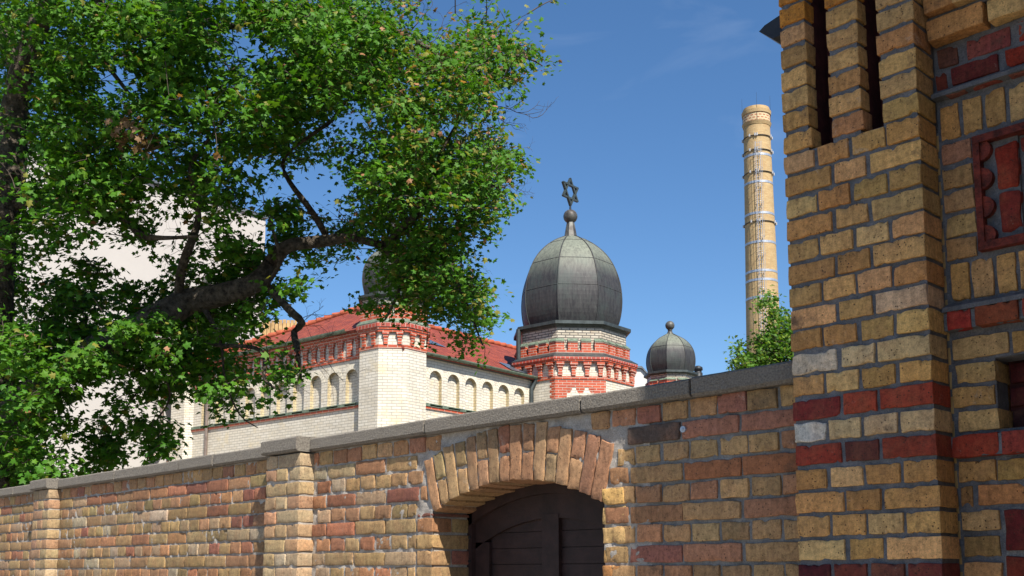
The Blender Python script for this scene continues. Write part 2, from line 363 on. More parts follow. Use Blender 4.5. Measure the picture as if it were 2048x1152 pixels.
def put(x0, x1, z0, z1, col, y=YW, depth=.06, lst=None):
    x0 += rng.normal()*.0015; x1 += rng.normal()*.0015; dy = rng.normal()*.0022
    it = (((x0+x1)/2, y+depth/2+dy, (z0+z1)/2+rng.normal()*.0012), ((x1-x0)/2, depth/2, (z1-z0)/2+rng.normal()*.0008), np.array(Matrix.Rotation(rng.normal()*.006, 3, 'Y')), col)
    if lst is None: lst = near if x0 > -4.2 else (mid if x0 > -8 else far)
    lst.append(it)
PIERS = [(-5.27, -4.925), (-8.78, -8.455), (-12.3, -11.97)]
def pierx(x0, x1):
    out = [(x0, x1)]
    for a, b in PIERS:
        nw = []
        for s, e in out:
            if e <= a or s >= b: nw.append((s, e)); continue
            if s < a-.02: nw.append((s, a-.006))
            if e > b+.02: nw.append((b+.006, e))
        out = nw
    return out
special_right = {}
for k in range(17, 30):
    zt, zb = zl(k)-.006, zl(k+1)+.006
    if k == 17: zt = 2.252
    stretcher = (k % 2 == 0)
    pitch = .262 if stretcher else .1305
    x = XR+.03+(0 if stretcher else -.03)-(.06 if stretcher else 0)
    spans = []
    while x > XL:
        spans.append((x-pitch+.0065, x-.0065)); x -= pitch*rng.uniform(.985, 1.015)
    zm = (zt+zb)/2
    for s, e in spans:
        parts = [(s, min(e, XR-.002))]
        # cut by the opening and arch ring
        nw = []
        for s2, e2 in parts:
            if zb > 1.86 and abs(zb-AZ) < RO+.02:
                zz = zb+.004; wd = math.sqrt(max((RO+.012)**2-(zz-AZ)**2, 0)); wd = min(wd, .66 if zb < 2.05 else 9)
                wd = min(wd, .632+(zb-1.885)*.0) if zz < 2.0 else wd
                a, b = AX-wd, AX+wd
            elif zb > 1.86: nw.append((s2, e2)); continue
            else: a, b = JL-.005, JR+.005
            if zb <= 1.9: a, b = JL-.122*(1 if True else 0), JR+.008
            elif zb < 2.1: a, b = AX-.545-(zb-1.90)*.48, AX+.545+(zb-1.90)*.48
            if e2 <= a or s2 >= b: nw.append((s2, e2)); continue
            if s2 < a-.028: nw.append((s2, a-.008))
            if e2 > b+.028: nw.append((b+.008, e2))
        for s2, e2 in nw:
            for s3, e3 in pierx(s2, e2):
                if e3-s3 < .03: continue
                pal = PAL_SHADED if (s3 > -2.85 or k == 17) else PAL_WALL
                cb = pick(pal)
                if k == 18 and s3 < -2.62 < e3: cb = np.array([.10, .07, .055])
                if k == 20 and s3 > -2.62: cb = np.array([.36, .14, .06])
                if k == 18 and s3 > -2.45: cb = np.array([.37, .16, .10])
                put(s3, e3, zb, zt, cb)
    # left jamb: full-depth bricks seen inside the gate
    if zb <= 1.9:
        if k % 2: put(JL-.114, JL, zb, zt if k > 21 else min(zt, 1.885), pick(PAL_WALL), depth=.245, lst=near)
        else:
            put(JL-.114, JL, zb, zt, pick(PAL_WALL), depth=.12, lst=near); put(JL-.114, JL-.002, zb, zt, pick(PAL_WALL), y=YW+.13, depth=.115, lst=near)
        put(JR+.002, JR+.116, zb, zt, pick(PAL_PIL), depth=.245, lst=near)
# lower courses (below the frame) in plainer bricks
low = []
for k in range(30, 46):
    pitch = .262 if k % 2 == 0 else .1305; x = XR
    while x > -11:
        s, e = x-pitch+.0065, x-.0065; x -= pitch
        if e > JL and s < JR: continue
        for s3, e3 in pierx(s, e):
            if e3-s3 > .03: put(s3, e3, zl(k+1)+.006, zl(k)-.006, pick(PAL_WALL), lst=low)
reparent(brick_batch('brick_courses', near, (12, 4, 6), None, amp=.0015), wall, wall_off)
reparent(brick_batch('brick_courses', mid, (9, 3, 5), None, amp=.0013), wall, wall_off)
reparent(brick_batch('brick_courses', far, (6, 3, 4), None, amp=.0016), wall, wall_off)
reparent(brick_batch('brick_courses', low, (3, 2, 2), None, chip=0), wall, wall_off)
g = MB(); g.box(XL, JL, YW+.006, YW+.018, .1, 1.31); g.box(JR, XR, YW+.006, YW+.018, .1, 1.31); reparent(g.build('mortar', MORT_L), wall, wall_off)
# arch ring
vs = []; nvou = 16; half = math.asin(.5335/RI)
for i in range(nvou):
    t = -half+(i+.5)*2*half/nvou; tl = t*.64+rng.normal()*.012; base_ = np.array([AX+RI*math.sin(t), 0, AZ+RI*math.cos(t)])
    er = np.array([math.sin(tl), 0, math.cos(tl)]); et = np.array([math.cos(tl), 0, -math.sin(tl)])
    th_ = RI*2*half/nvou*.5-.0045
    Ax = np.array([et, [0, 1, 0], er])
    split = (i % 2 == 1 and i < 15)
    segs = [(RI, RI+.116), (RI+.128, RO)] if split else [(RI, RO)]
    for a, b in segs:
        a += rng.normal()*.002; b += rng.normal()*.006; rm = (a+b)/2; cc = base_+er*(rm-RI)
        dy = rng.normal()*.002; wd = th_*(1+.10*(rm-RI)/.24)+rng.normal()*.0008
        vs.append(((cc[0], YW-.002+.122+dy, cc[2]), (wd, .122, (b-a)/2), Ax, pick(PAL_V)))
reparent(brick_batch('arch_ring', vs, (6, 6, 9), None, r=.003, amp=.0019, chip=1.0), wall, wall_off)
# piers
def pier(px0, px1, idx):
    pe = empty('pier', (0, 0, 0)); reparent(pe, wall, wall_off)
    yf = YW-.088; its = []; wpx = px1-px0
    for k in range(17, 45):
        zt, zb = zl(k)-.006, zl(k+1)+.006
        if k == 17: zt = 2.25
        n = 3 if k % 2 == 0 else 2
        w_ = [wpx/3]*3 if n == 3 else ([.36*wpx, .64*wpx] if k % 4 == 1 else [.62*wpx, .38*wpx])
        x = px0
        for q, ww in enumerate(w_):
            put(x+.005, x+ww-(.005 if q < n-1 else 0), zb, zt, (pick(PAL_WALL)*.7+np.array([.40, .33, .20])*.3)*1.1, y=yf, depth=.12, lst=its); x += ww  # cream mixed into the brick colour for the piers' sunlit look
    brick_batch('pier_bricks', its, (8, 5, 5) if idx == 0 else (6, 4, 4), pe)
    m = MB(); m.box(px0+.008, px1-.007, yf+.007, YW+.03, .1, 2.25); m.build('pier_mortar', MORT_L, pe)
for i, (a, b) in enumerate(PIERS): pier(a, b, i)
# coping stones, each a part
def coping(x0, x1, yf, zb, zt, name='coping_stone'):
    n = max(3, int((x1-x0)/.03)); prof = [(yf+.012, zb), (yf, zb+.012), (yf, zt-.008), (yf+.010, zt), (3.52, zt+.012), (3.53, zb), (yf+.012, zb)]
    prof2 = []
    for (a, b), (c_, d) in zip(prof[:-1], prof[1:]):
        L_ = math.hypot(c_-a, d-b); ns = max(1, int(L_/.016)) if a < yf+.02 and c_ < yf+.02 else 1
        for q in range(ns): prof2.append((a+(c_-a)*q/ns, b+(d-b)*q/ns))
    m_ = len(prof2); X = np.linspace(x0, x1, n+1)
    V = np.array([[x, a, b] for x in X for a, b in prof2]); V += rng.normal(size=V.shape)*np.array([0, .0004, .0004])
    V[:, 2] += np.sin(V[:, 0]*3)*.0012
    F = np.array([[i*m_+j, i*m_+(j+1) % m_, (i+1)*m_+(j+1) % m_, (i+1)*m_+j] for i in range(n) for j in range(m_)])
    o = mesh_np(name, V, F, CONC, None)
    me = o.data; import bmesh
    bm = bmesh.new(); bm.from_mesh(me); bm.verts.ensure_lookup_table()
    for st in (0, n*m_):
        vv = [bm.verts[st+j] for j in range(m_)]
        try: bm.faces.new(vv if st else vv[::-1])
        except Exception: pass
    bmesh.ops.recalc_face_normals(bm, faces=bm.faces)
    for f in bm.faces: f.smooth = False
    bm.to_mesh(me); bm.free()
    return reparent(o, wall, wall_off)
GAPJ = .006
JX = [-1.89, -2.37, -2.925, -3.935, -4.915]
yc = YW-.034
for a, b in zip(JX[1:], JX[:-1]): coping(a+GAPJ, b-GAPJ, yc+rng.normal()*.002, 2.256+rng.normal()*.002, 2.330+rng.normal()*.003)
coping(-5.28, -4.918, YW-.118, 2.258, 2.338)
for a, b in zip([-5.99, -6.43, -7.41, -8.44], [-5.285, -5.99, -6.43, -7.41]): coping(a+GAPJ, b-GAPJ, yc+rng.normal()*.002, 2.256, 2.330+rng.normal()*.002)
coping(-8.79, -8.445, YW-.118, 2.258, 2.336)
for a, b in zip([-9.41, -10.4, -11.4, -11.95], [-8.795, -9.41, -10.4, -11.4]): coping(a+GAPJ, b-GAPJ, yc, 2.256, 2.330)
coping(-12.31, -11.955, YW-.118, 2.258, 2.336)
for a, b in ((-13.3, -12.31), (-15, -13.3)): coping(a+GAPJ, b-GAPJ, yc, 2.256, 2.330)
# bolt head
t = tubes([([(-2.424, YW-.004, 2.1396), (-2.424, YW-.012, 2.1396)], [.0125, .0125]), ([(-2.424, YW-.012, 2.1396), (-2.424, YW-.0125, 2.1396)], [.0125, .0001]), ([(-2.424, YW-.012, 2.1396), (-2.424, YW-.017, 2.1396)], [.005, .005]), ([(-2.424, YW-.017, 2.1396), (-2.424, YW-.0172, 2.1396)], [.005, .0001])], 'bolt_head', GALV, None, 12)
reparent(t, wall, wall_off)
# gate door
door = reparent(empty('gate_door'), wall, wall_off)
YD = 3.475
def arch_z(x, R, dz=0): return AZ+dz+math.sqrt(max(R*R-(x-AX)**2, 0))
def arch_band(mb, R0, R1, xh, y0, y1, n=28, zclip=None):
    for i in range(n):
        a = -xh+2*xh*i/n; b = -xh+2*xh*(i+1)/n
        za0, zb0 = arch_z(AX+a, R0), arch_z(AX+b, R0); za1, zb1 = arch_z(AX+a, R1), arch_z(AX+b, R1)
        if R0 == 0: za0 = zb0 = zclip
        F = [(AX+a, y0, za0), (AX+b, y0, zb0), (AX+b, y0, zb1), (AX+a, y0, za1)]; K = [(x, y1, z) for x, _, z in F]
        mb.poly(F); mb.poly([F[0], K[0], K[1], F[1]]); mb.poly(K[::-1])
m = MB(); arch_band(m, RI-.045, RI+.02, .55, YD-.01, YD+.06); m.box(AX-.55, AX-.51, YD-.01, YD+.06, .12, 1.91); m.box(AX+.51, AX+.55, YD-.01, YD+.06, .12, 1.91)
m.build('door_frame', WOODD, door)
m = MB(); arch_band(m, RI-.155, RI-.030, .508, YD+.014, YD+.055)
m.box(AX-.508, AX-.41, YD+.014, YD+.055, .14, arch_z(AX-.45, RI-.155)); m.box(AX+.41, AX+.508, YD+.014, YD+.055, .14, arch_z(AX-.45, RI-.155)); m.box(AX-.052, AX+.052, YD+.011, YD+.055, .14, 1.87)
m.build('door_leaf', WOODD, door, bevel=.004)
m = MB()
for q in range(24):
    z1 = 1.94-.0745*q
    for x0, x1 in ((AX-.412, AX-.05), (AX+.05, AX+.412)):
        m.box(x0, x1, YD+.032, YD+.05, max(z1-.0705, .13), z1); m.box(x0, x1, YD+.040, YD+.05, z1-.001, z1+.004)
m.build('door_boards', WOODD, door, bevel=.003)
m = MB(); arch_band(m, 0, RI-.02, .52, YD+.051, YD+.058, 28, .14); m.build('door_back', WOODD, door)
t = [([(-3.915+.02, YD-.012, z), (-3.915+.02, YD-.017, z)], [.008, .008]) for z in (1.775, 1.66)] + [([(-3.895, YD-.017, z), (-3.895, YD-.0172, z)], [.008, .0002]) for z in (1.775, 1.66)]
tubes(t, 'hinge_bolts', BLACKM, door, 8)

# ================================================================== BRICK GATEHOUSE (right)
PY = 3.107
house = tag(empty('brick_house', (0, 4, 0)), 'tall yellow brick house at the right edge with red brick bands and terracotta window panels', 'house')
ho = Vector((0, 4, 0))
def HP(o): return reparent(o, house, ho)
spal = []; pil = []; PX0, PX1 = -1.881, -1.403
redrows = {18, 20, 25}
for k in range(-4, 45):
    zt, zb = zl(k)-.0065, zl(k+1)+.0065
    if k < 7:
        cells = [(-1.881, -1.783), (-1.705, -1.594), (-1.527, PX1)]
        if k == 6: cells = [(-1.881, -1.772), (-1.700, -1.585), (-1.520, PX1)]
    elif k % 2: cells = [(-1.881, -1.768), (-1.755, -1.644), (-1.630, -1.520), (-1.506, PX1)]
    else: cells = [(-1.881, -1.714), (-1.698, -1.588), (-1.573, PX1)]
    for i, (a, b) in enumerate(cells):
        col = pick(PAL_PIL)
        if k in redrows: col = pick(PAL_RED)
        if k == 18: col = np.array([(.20, .022, .020), (.33, .052, .024), (.31, .046, .022)][i])
        if k == 20: col = np.array([(.30, .040, .022), (.12, .032, .024), (.24, .040, .020)][i])
        if k == 25: col = np.array([(.085, .01, .013), (.16, .03, .02), (.15, .045, .03), (.16, .025, .022)][i])
        if k == 6 and i == 1: col = np.array((.46, .21, .085))
        if k in (2, 5) and i == 2: col = np.array((.49, .30, .12))
        if k == 3 and i == 2: col = np.array((.50, .235, .085))
        if k == 7 and i == 1: col = np.array((.50, .25, .085))
        if k < 1 and i < 2: col = np.array((.50, .205, .028))*rng.uniform(.95, 1.05)
        if k < 0 and i == 2: col = np.array((.50, .215, .035))
        if k == 14 and i == 2: col = np.array((.56, .37, .22))
        if k == 16: col = np.array([(.62, .50, .36), (.58, .42, .22), (.52, .36, .17)][i])
        if k == 19: col = np.array([(.62, .58, .50), (.57, .40, .20), (.55, .37, .20), (.56, .38, .19)][i])
        dep = .09 if (k < 7) else .124
        sp = (k, i) in ((16, 0), (19, 0))
        put(a, b, zb, zt, col, y=PY+(.003 if sp else 0), depth=.124 if i == len(cells)-1 else (.062 if k < 7 else .08), lst=spal if sp else pil)
for q_ in spal: HP(brick_batch('spalled_stone', [q_], (22, 5, 12), None, r=.004, amp=.0034, chip=.5))
HP(brick_batch('pillar_bricks', pil, (13, 7, 8), None, r=.0022, amp=.0010, chip=1))
m = MB(); m.box(PX0+.006, PX1-.007, PY+.012, YW+.005, .1, 3.017)
for a, b, y_ in ((-1.881, -1.783, PY+.058), (-1.705, -1.594, PY+.058), (-1.527, PX1, YW+.02)): m.box(a+.006, b-.007, PY+.008, y_, 3.015, 4.2)
HP(m.build('pillar_mortar', MORT_D))
HP(rough_sheet('pillar_pointing', PX0+.004, PX1-.004, 1.3, 3.02, PY+.0095, .007, .0017, MORT_D, None, None, 60))
m = MB(); m.box(-1.868, -1.50, YW+.04, YW+.06, 3.0, 4.2); m.box(-1.868, -1.797, PY+.06, YW+.04, 3.0, 4.2); m.box(-1.692, -1.606, PY+.06, YW+.04, 3.0, 4.2); HP(m.build('slot_back', DARK))  # dark boxes stand in for the shade deep in the slots
# spalled stones: extra relief
# wall to the right of the pillar
R1 = []; X1E = -.82
def course(z0, z1, cells, pal=PAL_PIL, y=YW, depth=.07, lst=R1, cols=None, sub=1.0):
    for i, (a, b) in enumerate(cells):
        put(a, b, z0, z1, np.array(cols[i]) if cols and i < len(cols) else pick(pal)*sub, y=y, depth=depth, lst=lst)
def run(x0, w_, j, xe=X1E):
    out = []; x = x0
    while x < xe: out.append((x, min(x+w_, xe))); x += w_+j
    return out
course(3.286, 3.359, run(-1.400, .176, .010), y=YW-.036, depth=.12, sub=.95)
course(3.372, 3.443, run(-1.395, .100, .012)[:1]+run(-1.303, .245, .012), y=YW-.066, depth=.14, sub=.9)
course(3.455, 3.526, run(-1.395, .235, .012), y=YW-.092, depth=.16); course(3.54, 3.61, run(-1.395, .11, .012), y=YW-.11, depth=.18)
course(3.208, 3.272, [(-1.392, -1.325), (-1.300, -1.165), (-1.140, -1.03), (-1.01, -.83)], lst=R1, y=YW+.008, cols=[(.13, .05, .035), (.26, .06, .055), (.30, .03, .015), (.25, .04, .03)])
course(3.137, 3.196, [(-1.398, -1.366), (-1.352, -1.205), (-1.182, -1.06), (-1.03, -.83)], lst=R1, y=YW+.004, cols=[(.20, .035, .02), (.14, .02, .018), (.32, .035, .015), (.2, .03, .02)])
course(3.098, 3.116, [(-1.36, -1.30), (-1.28, -1.19), (-1.17, -1.02), (-1.0, -.85)], y=YW-.024, depth=.05, cols=[(.22, .08, .06), (.25, .045, .035), (.2, .06, .05), (.22, .04, .03)])
course(2.964, 3.077, run(-1.391, .058, .013), lst=R1)
for z0, z1, cc in ((2.884, 2.950, (.44, .21, .12)), (2.802, 2.868, (.44, .255, .10)), (2.728, 2.790, (.47, .27, .12)), (2.648, 2.712, (.48, .31, .12)), (2.570, 2.636, (.42, .23, .09))):
    course(z0, z1, [(-1.393, -1.300)], cols=[cc])
course(2.440, 2.556, run(-1.385, .056, .013), sub=.92)
course(2.343, 2.402, [(-1.391, -1.317), (-1.304, -1.178), (-1.165, -1.04), (-1.03, -.86)], y=YW-.034, depth=.1, cols=[(.36, .035, .025), (.24, .055, .022), (.34, .05, .03), (.3, .04, .02)])
course(2.253, 2.318, [(-1.395, -1.226), (-1.213, -1.0), (-.99, -.84)])
course(2.177, 2.239, [(-1.386, -1.272)], depth=.12); course(2.106, 2.165, [(-1.397, -1.272)], depth=.12); course(2.030, 2.094, [(-1.388, -1.270)], depth=.12)
course(1.950, 2.016, [(-1.399, -1.264), (-1.250, -1.13), (-1.118, -.95)], y=YW-.03, depth=.1, cols=[(.33, .04, .02), (.32, .05, .035), (.28, .04, .03)])
course(1.877, 1.938, [(-1.393, -1.287), (-1.279, -1.15), (-1.138, -1.01), (-.99, -.85)])
course(1.802, 1.864, [(-1.393, -1.357), (-1.344, -1.165), (-1.15, -.95)], cols=[(.32, .17, .06)])
course(1.729, 1.788, [(-1.390, -1.283)]); course(1.651, 1.712, [(-1.394, -1.284)], cols=[(.36, .22, .08)]); course(1.573, 1.636, [(-1.388, -1.280)]); course(1.495, 1.558, [(-1.390, -1.280)])
for k in range(27, 44): course(zl(k+1)+.006, zl(k)-.006, run(-1.39, .25 if k % 2 else .12, .012))
HP(brick_batch('right_wall_bricks', R1, (11, 5, 8), None, r=.0025, amp=.0013, chip=1))
HP(rough_sheet('wall_pointing', PX1, X1E, 1.3, 3.13, YW+.0085, .007, .0022, MORT_D, None, lambda x, z: ~((x > -1.272) & (z > 2.03) & (z < 2.245)) & ~((x > -1.285) & (z > 2.58) & (z < 2.94)) & ~((x > -1.27) & (z < 1.79)), 60))
m = MB()
m.box(PX1-.02, X1E, YW+.02, YW+.10, 2.245, 3.7); m.box(PX1-.02, -1.272, YW+.02, YW+.10, .1, 2.245); m.box(-1.272, X1E, YW+.022, YW+.10, .1, 2.03)
m.box(PX1, X1E, YW-.028, YW+.03, 3.360, 3.372); m.box(PX1, X1E, YW-.055, YW+.03, 3.443, 3.455); m.box(PX1, X1E, YW-.08, YW+.03, 3.526, 3.54)
m.box(PX1, X1E, YW-.026, YW+.03, 2.344, 2.400); m.box(PX1, X1E, YW-.022, YW+.03, 1.952, 2.014)
# sloping mortar ledges
for z0, z1, pj in ((3.100, 3.137, .030), (2.402, 2.436, .036)):
    a = [(PX1, YW+.01, z1), (X1E, YW+.01, z1), (X1E, YW-pj, z0+.014), (PX1, YW-pj, z0+.014)]; m.poly(a[::-1])
    m.poly([(PX1, YW-pj, z0+.014), (PX1, YW-pj, z0), (X1E, YW-pj, z0), (X1E, YW-pj, z0+.014)][::1]); m.poly([(PX1, YW-pj, z0), (PX1, YW+.02, z0), (X1E, YW+.02, z0), (X1E, YW-pj, z0)])
HP(m.build('ledge_mortar', MORT_D))
HP(rough_sheet('band_mortar', PX1, X1E, 3.13, 3.285, YW+.013, .008, .003, MORT_D, None))
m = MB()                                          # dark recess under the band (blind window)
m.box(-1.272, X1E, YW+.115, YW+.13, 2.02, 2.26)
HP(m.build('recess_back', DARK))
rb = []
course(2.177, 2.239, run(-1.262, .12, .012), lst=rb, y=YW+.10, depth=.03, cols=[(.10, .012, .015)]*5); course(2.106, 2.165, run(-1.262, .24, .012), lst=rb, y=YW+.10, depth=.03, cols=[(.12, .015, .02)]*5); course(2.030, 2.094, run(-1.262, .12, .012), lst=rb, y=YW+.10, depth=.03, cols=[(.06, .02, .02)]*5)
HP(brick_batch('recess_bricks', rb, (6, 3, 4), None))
# terracotta panels
def panel(x0, z0, z1, wpan, pitch_holes):
    pe = empty('terracotta_panel'); HP(pe)
    m = MB()
    m.box(x0, x0+.020, YW-.020, YW+.06, z0, z1); m.box(x0, x0+wpan, YW-.022, YW+.06, z1-.022, z1+.001); m.box(x0, x0+wpan, YW-.022, YW+.06, z0-.001, z0+.024); m.box(x0+wpan-.02, x0+wpan+.001, YW-.021, YW+.06, z0, z1)
    nlob = 4
    for i in range(nlob):                          # serrated lobes on the inner edge
        zc = z0+.045+(z1-z0-.09)*i/(nlob-1)
        hp = [(x0+.016+.036*math.sin(math.pi*q/8), zc-.034*math.cos(math.pi*q/8)) for q in range(9)]
        m.poly([(x, YW-.012, z) for x, z in hp])
        for (xa, za), (xb, zb) in zip(hp[:-1], hp[1:]): m.poly([(xa, YW-.012, za), (xa, YW+.05, za), (xb, YW+.05, zb), (xb, YW-.012, zb)])
    m.build('panel_frame', TERRA, pe, bevel=.004)
    its = []
    zm = (z0+z1)/2; cr1 = [(.22, .03, .02), (.28, .03, .014), (.20, .035, .025), (.22, .035, .02)]
    for j, (a, b) in enumerate(((z0+.040, zm-.012), (zm+.0, z1-.036))):
        put(x0+.060, x0+.126, a, b, np.array(cr1[j]), y=YW+.004, depth=.06, lst=its)
        put(x0+wpan-.126, x0+wpan-.06, a, b, np.array(cr1[j+2]), y=YW+.004, depth=.06, lst=its)
    put(x0+.13, x0+wpan-.13, z1-.08, z1-.03, np.array((.22, .04, .03)), y=YW+.01, depth=.05, lst=its)
    put(x0+.13, x0+wpan-.13, z0+.03, z0+.075, np.array((.24, .04, .03)), y=YW+.01, depth=.05, lst=its)
    brick_batch('panel_tiles', its, (6, 4, 9), pe, r=.010, amp=.003, chip=1)
    for xa in (x0+.015, x0+wpan-.125):
        m = MB(); m.box(xa, xa+.110, YW+.010, YW+.07, z0+.02, z1-.02); m.build('panel_mortar', MORT_D, pe)
    m = MB(); m.box(x0+.125, x0+wpan-.125, YW+.055, YW+.07, z0+.03, z1-.03); m.build('panel_recess', DARK, pe)
panel(-1.288, 2.578, 2.940, .43, 4)
pe = empty('terracotta_panel'); HP(pe); its = []
for a, b, z0, z1, cc in ((-1.266, -1.14, 1.667, 1.785, (.15, .018, .018)), (-1.13, -.98, 1.667, 1.785, (.16, .02, .02)), (-1.268, -1.14, 1.53, 1.652, (.20, .03, .016)), (-1.128, -.98, 1.53, 1.652, (.17, .02, .02))):
    put(a, b, z0, z1, np.array(cc), y=YW-.002, depth=.07, lst=its)
brick_batch('panel_tiles', its, (8, 4, 8), pe, r=.004, amp=.0015)
m = MB(); m.box(-1.275, X1E, YW+.008, YW+.03, 1.3, 1.795)
p0 = np.array([-1.262, YW-.0005, 1.783]); p1 = np.array([-1.12, YW-.0005, 1.675]); dd = (p1-p0)/np.linalg.norm(p1-p0); nn = np.array([-dd[2], 0, dd[0]])*.006
m.poly([p0-nn, p1-nn, p1+nn, p0+nn]); m.build('panel_mortar', MORT_G, pe)
# main body, roof, and an unseen bay added out of frame to shade the walls
m = MB(); m.box(-1.86, 4.0, YW+.10, 8.5, .1, 6.2, skip='f'); m.box(-1.86, PX1, YW+.012, YW+.1, .1, 3.0, skip='k'); m.box(-1.875, -1.868, PY+.06, YW+.1, 3.0, 4.2)
m.box(-1.86, 4.0, YW+.09, YW+.12, 3.0, 6.2); m.box(-.82, 3.2, 2.52, 3.4, .1, 6.2); HP(m.build('house_walls_and_shade_bay', mat_bricktex('yellow_brick', (.47, .30, .12), (.42, .25, .09), (.13, .13, .13), .26, .077, .012, (.33, .17, .07), .85)))
m = MB(); m.box(-2.1, 4.3, 2.2, 8.8, 6.2, 6.32); a = [(-2.1, 2.2, 6.32), (4.3, 2.2, 6.32), (4.3, 8.8, 6.32), (-2.1, 8.8, 6.32)]; t1, t2 = (.5, 5.5, 8.2), (1.8, 5.5, 8.2)
m.poly([a[0], a[1], t2, t1]); m.poly([a[1], a[2], t2]); m.poly([a[2], a[3], t1, t2]); m.poly([a[3], a[0], t1]); HP(m.build('roof', TILE))
# small canopy bracket sticking out behind the pillar
m = MB(); m.poly([(-2.06, 3.27, 3.585), (-1.90, 3.27, 3.66), (-1.90, 3.27, 3.585)]); 
m = MB()
prof = [(-2.055, 3.597), (-2.03, 3.612), (-1.86, 3.65), (-1.86, 3.55), (-2.0, 3.548)]
F0 = [(x, 3.25, z) for x, z in prof]; F1 = [(x, 3.6, z) for x, z in prof]
m.poly(F0); m.poly(F1[::-1])
for i in range(5): j = (i+1) % 5; m.poly([F0[j], F0[i], F1[i], F1[j]])
HP(m.build('eave_gutter', BLACKM))

# ================================================================== SYNAGOGUE (local x = along the right-hand front, local y = along the left-hand front)
C1 = np.array([-22.2955, 17.0672, 0.0])
syn = tag(empty('synagogue', C1, math.atan2(.99438, -.1059)), 'white brick synagogue with red brick friezes, tiled roof and onion domes behind the wall', 'synagogue')
FO = .67                                          # front planes at -FO
def octv(c, ap, z, k): t = math.radians(22.5+45*k); R_ = ap/math.cos(math.radians(22.5)); return (c[0]+R_*math.cos(t), c[1]+R_*math.sin(t), z)
def octprism(mb, c, ap, z0, z1, mi=0, ap1=None, top=True, bot=True, faces=range(8)):
    ap1 = ap if ap1 is None else ap1
    for k in faces: mb.poly([octv(c, ap, z0, k), octv(c, ap, z0, k+1), octv(c, ap1, z1, k+1), octv(c, ap1, z1, k)], mi)
    if top: mb.poly([octv(c, ap1, z1, k) for k in range(8)], mi)
    if bot: mb.poly([octv(c, ap, z0, k) for k in range(8)][::-1], mi)
def facebox(mb, c, ap, k, u0, u1, d0, d1, z0, z1, mi=0):
    """box on octagon face k (between vertices k and k+1): u along the face, d outward"""
    t = math.radians(45*(k+1)); n = np.array([math.cos(t), math.sin(t)]); s = np.array([-n[1], n[0]]); o_ = np.array(c)+n*ap
    T = lambda p: (o_[0]+s[0]*p[0]+n[0]*p[1], o_[1]+s[1]*p[0]+n[1]*p[1], p[2])
    mb.box(u0, u1, d0, d1, z0, z1, mi, T)
def wedge(mb, c, ap, k, u0, u1, d1, z0, z1, mi=0):
    t = math.radians(45*(k+1)); n = np.array([math.cos(t), math.sin(t)]); s = np.array([-n[1], n[0]]); o_ = np.array(c)+n*ap
    T = lambda u, d, z: (o_[0]+s[0]*u+n[0]*d, o_[1]+s[1]*u+n[1]*d, z)
    A = [T(u0, 0, z1), T(u1, 0, z1), T(u1, d1, z0), T(u0, d1, z0)]; mb.poly(A[::-1]); B0, B1 = T(u0, 0, z0-.02), T(u1, 0, z0-.02)
    mb.poly([A[0], B0, T(u0, d1, z0-.02), A[3]][::-1]); mb.poly([A[1], A[2], T(u1, d1, z0-.02), B1][::-1]); mb.poly([A[3], T(u0, d1, z0-.02), T(u1, d1, z0-.02), A[2]][::-1]); mb.poly([B0, B1, T(u1, d1, z0-.02), T(u0, d1, z0-.02)])
def dome_mesh(name, c, prof, parent, seams=True, ringz=()):
    """octagonal onion dome; prof: (z, vertex radius)"""
    m = MB(); k45 = math.radians(45); z0, z1 = prof[0][0], prof[-1][0]; nsub = 5
    def pt(i, t): # t in [0,1] along face i, chords slightly bulged
        a0 = math.radians(22.5)+i*k45; return a0
    for i in range(8):
        a0 = math.radians(22.5)+i*k45; a1 = a0+k45
        for (za, ra), (zb, rb) in zip(prof[:-1], prof[1:]):
            P = []
            for s in range(nsub+1):
                t = s/nsub
                def q(r, z): x = (1-t)*math.cos(a0)+t*math.cos(a1); y = (1-t)*math.sin(a0)+t*math.sin(a1); b = 1+.035*4*t*(1-t)*.6; return (c[0]+r*x*b, c[1]+r*y*b, z)
                P.append((q(ra, za), q(rb, zb)))
            va, vb = (za-z0)/(z1-z0), (zb-z0)/(z1-z0)
            for s in range(nsub): m.poly([P[s][0], P[s+1][0], P[s+1][1], P[s][1]], 0, [(i+s/nsub, va), (i+(s+1)/nsub, va), (i+(s+1)/nsub, vb), (i+s/nsub, vb)])
    o = m.build(name, DOME, parent)
    me = o.data; n = len(me.polygons); me.polygons.foreach_set('use_smooth', [False]*n)
    pth = []
    for i in range(8):
        a = math.radians(22.5)+i*k45; pth.append(([(c[0]+(r+.006)*math.cos(a), c[1]+(r+.006)*math.sin(a), z) for z, r in prof], [.018 if prof[0][1] > 1.1 else .013]*len(prof)))
    for rz, rr in ringz:
        pts = []
        for i in range(8):
            a0 = math.radians(22.5)+i*k45; a1 = a0+k45
            for s in range(4):
                t = s/4; b = 1+.035*4*t*(1-t)*.6; pts.append((c[0]+rr*b*((1-t)*math.cos(a0)+t*math.cos(a1)), c[1]+rr*b*((1-t)*math.sin(a0)+t*math.sin(a1)), rz))
        pts.append(pts[0]); pth.append((pts, [.011]*len(pts)))
    tubes(pth, 'seams', DOME, o, 5); return o
def interp(prof, z):
    for (a, ra), (b, rb) in zip(prof[:-1], prof[1:]):
        if a <= z <= b: return ra+(rb-ra)*(z-a)/(b-a)
    return prof[-1][1]
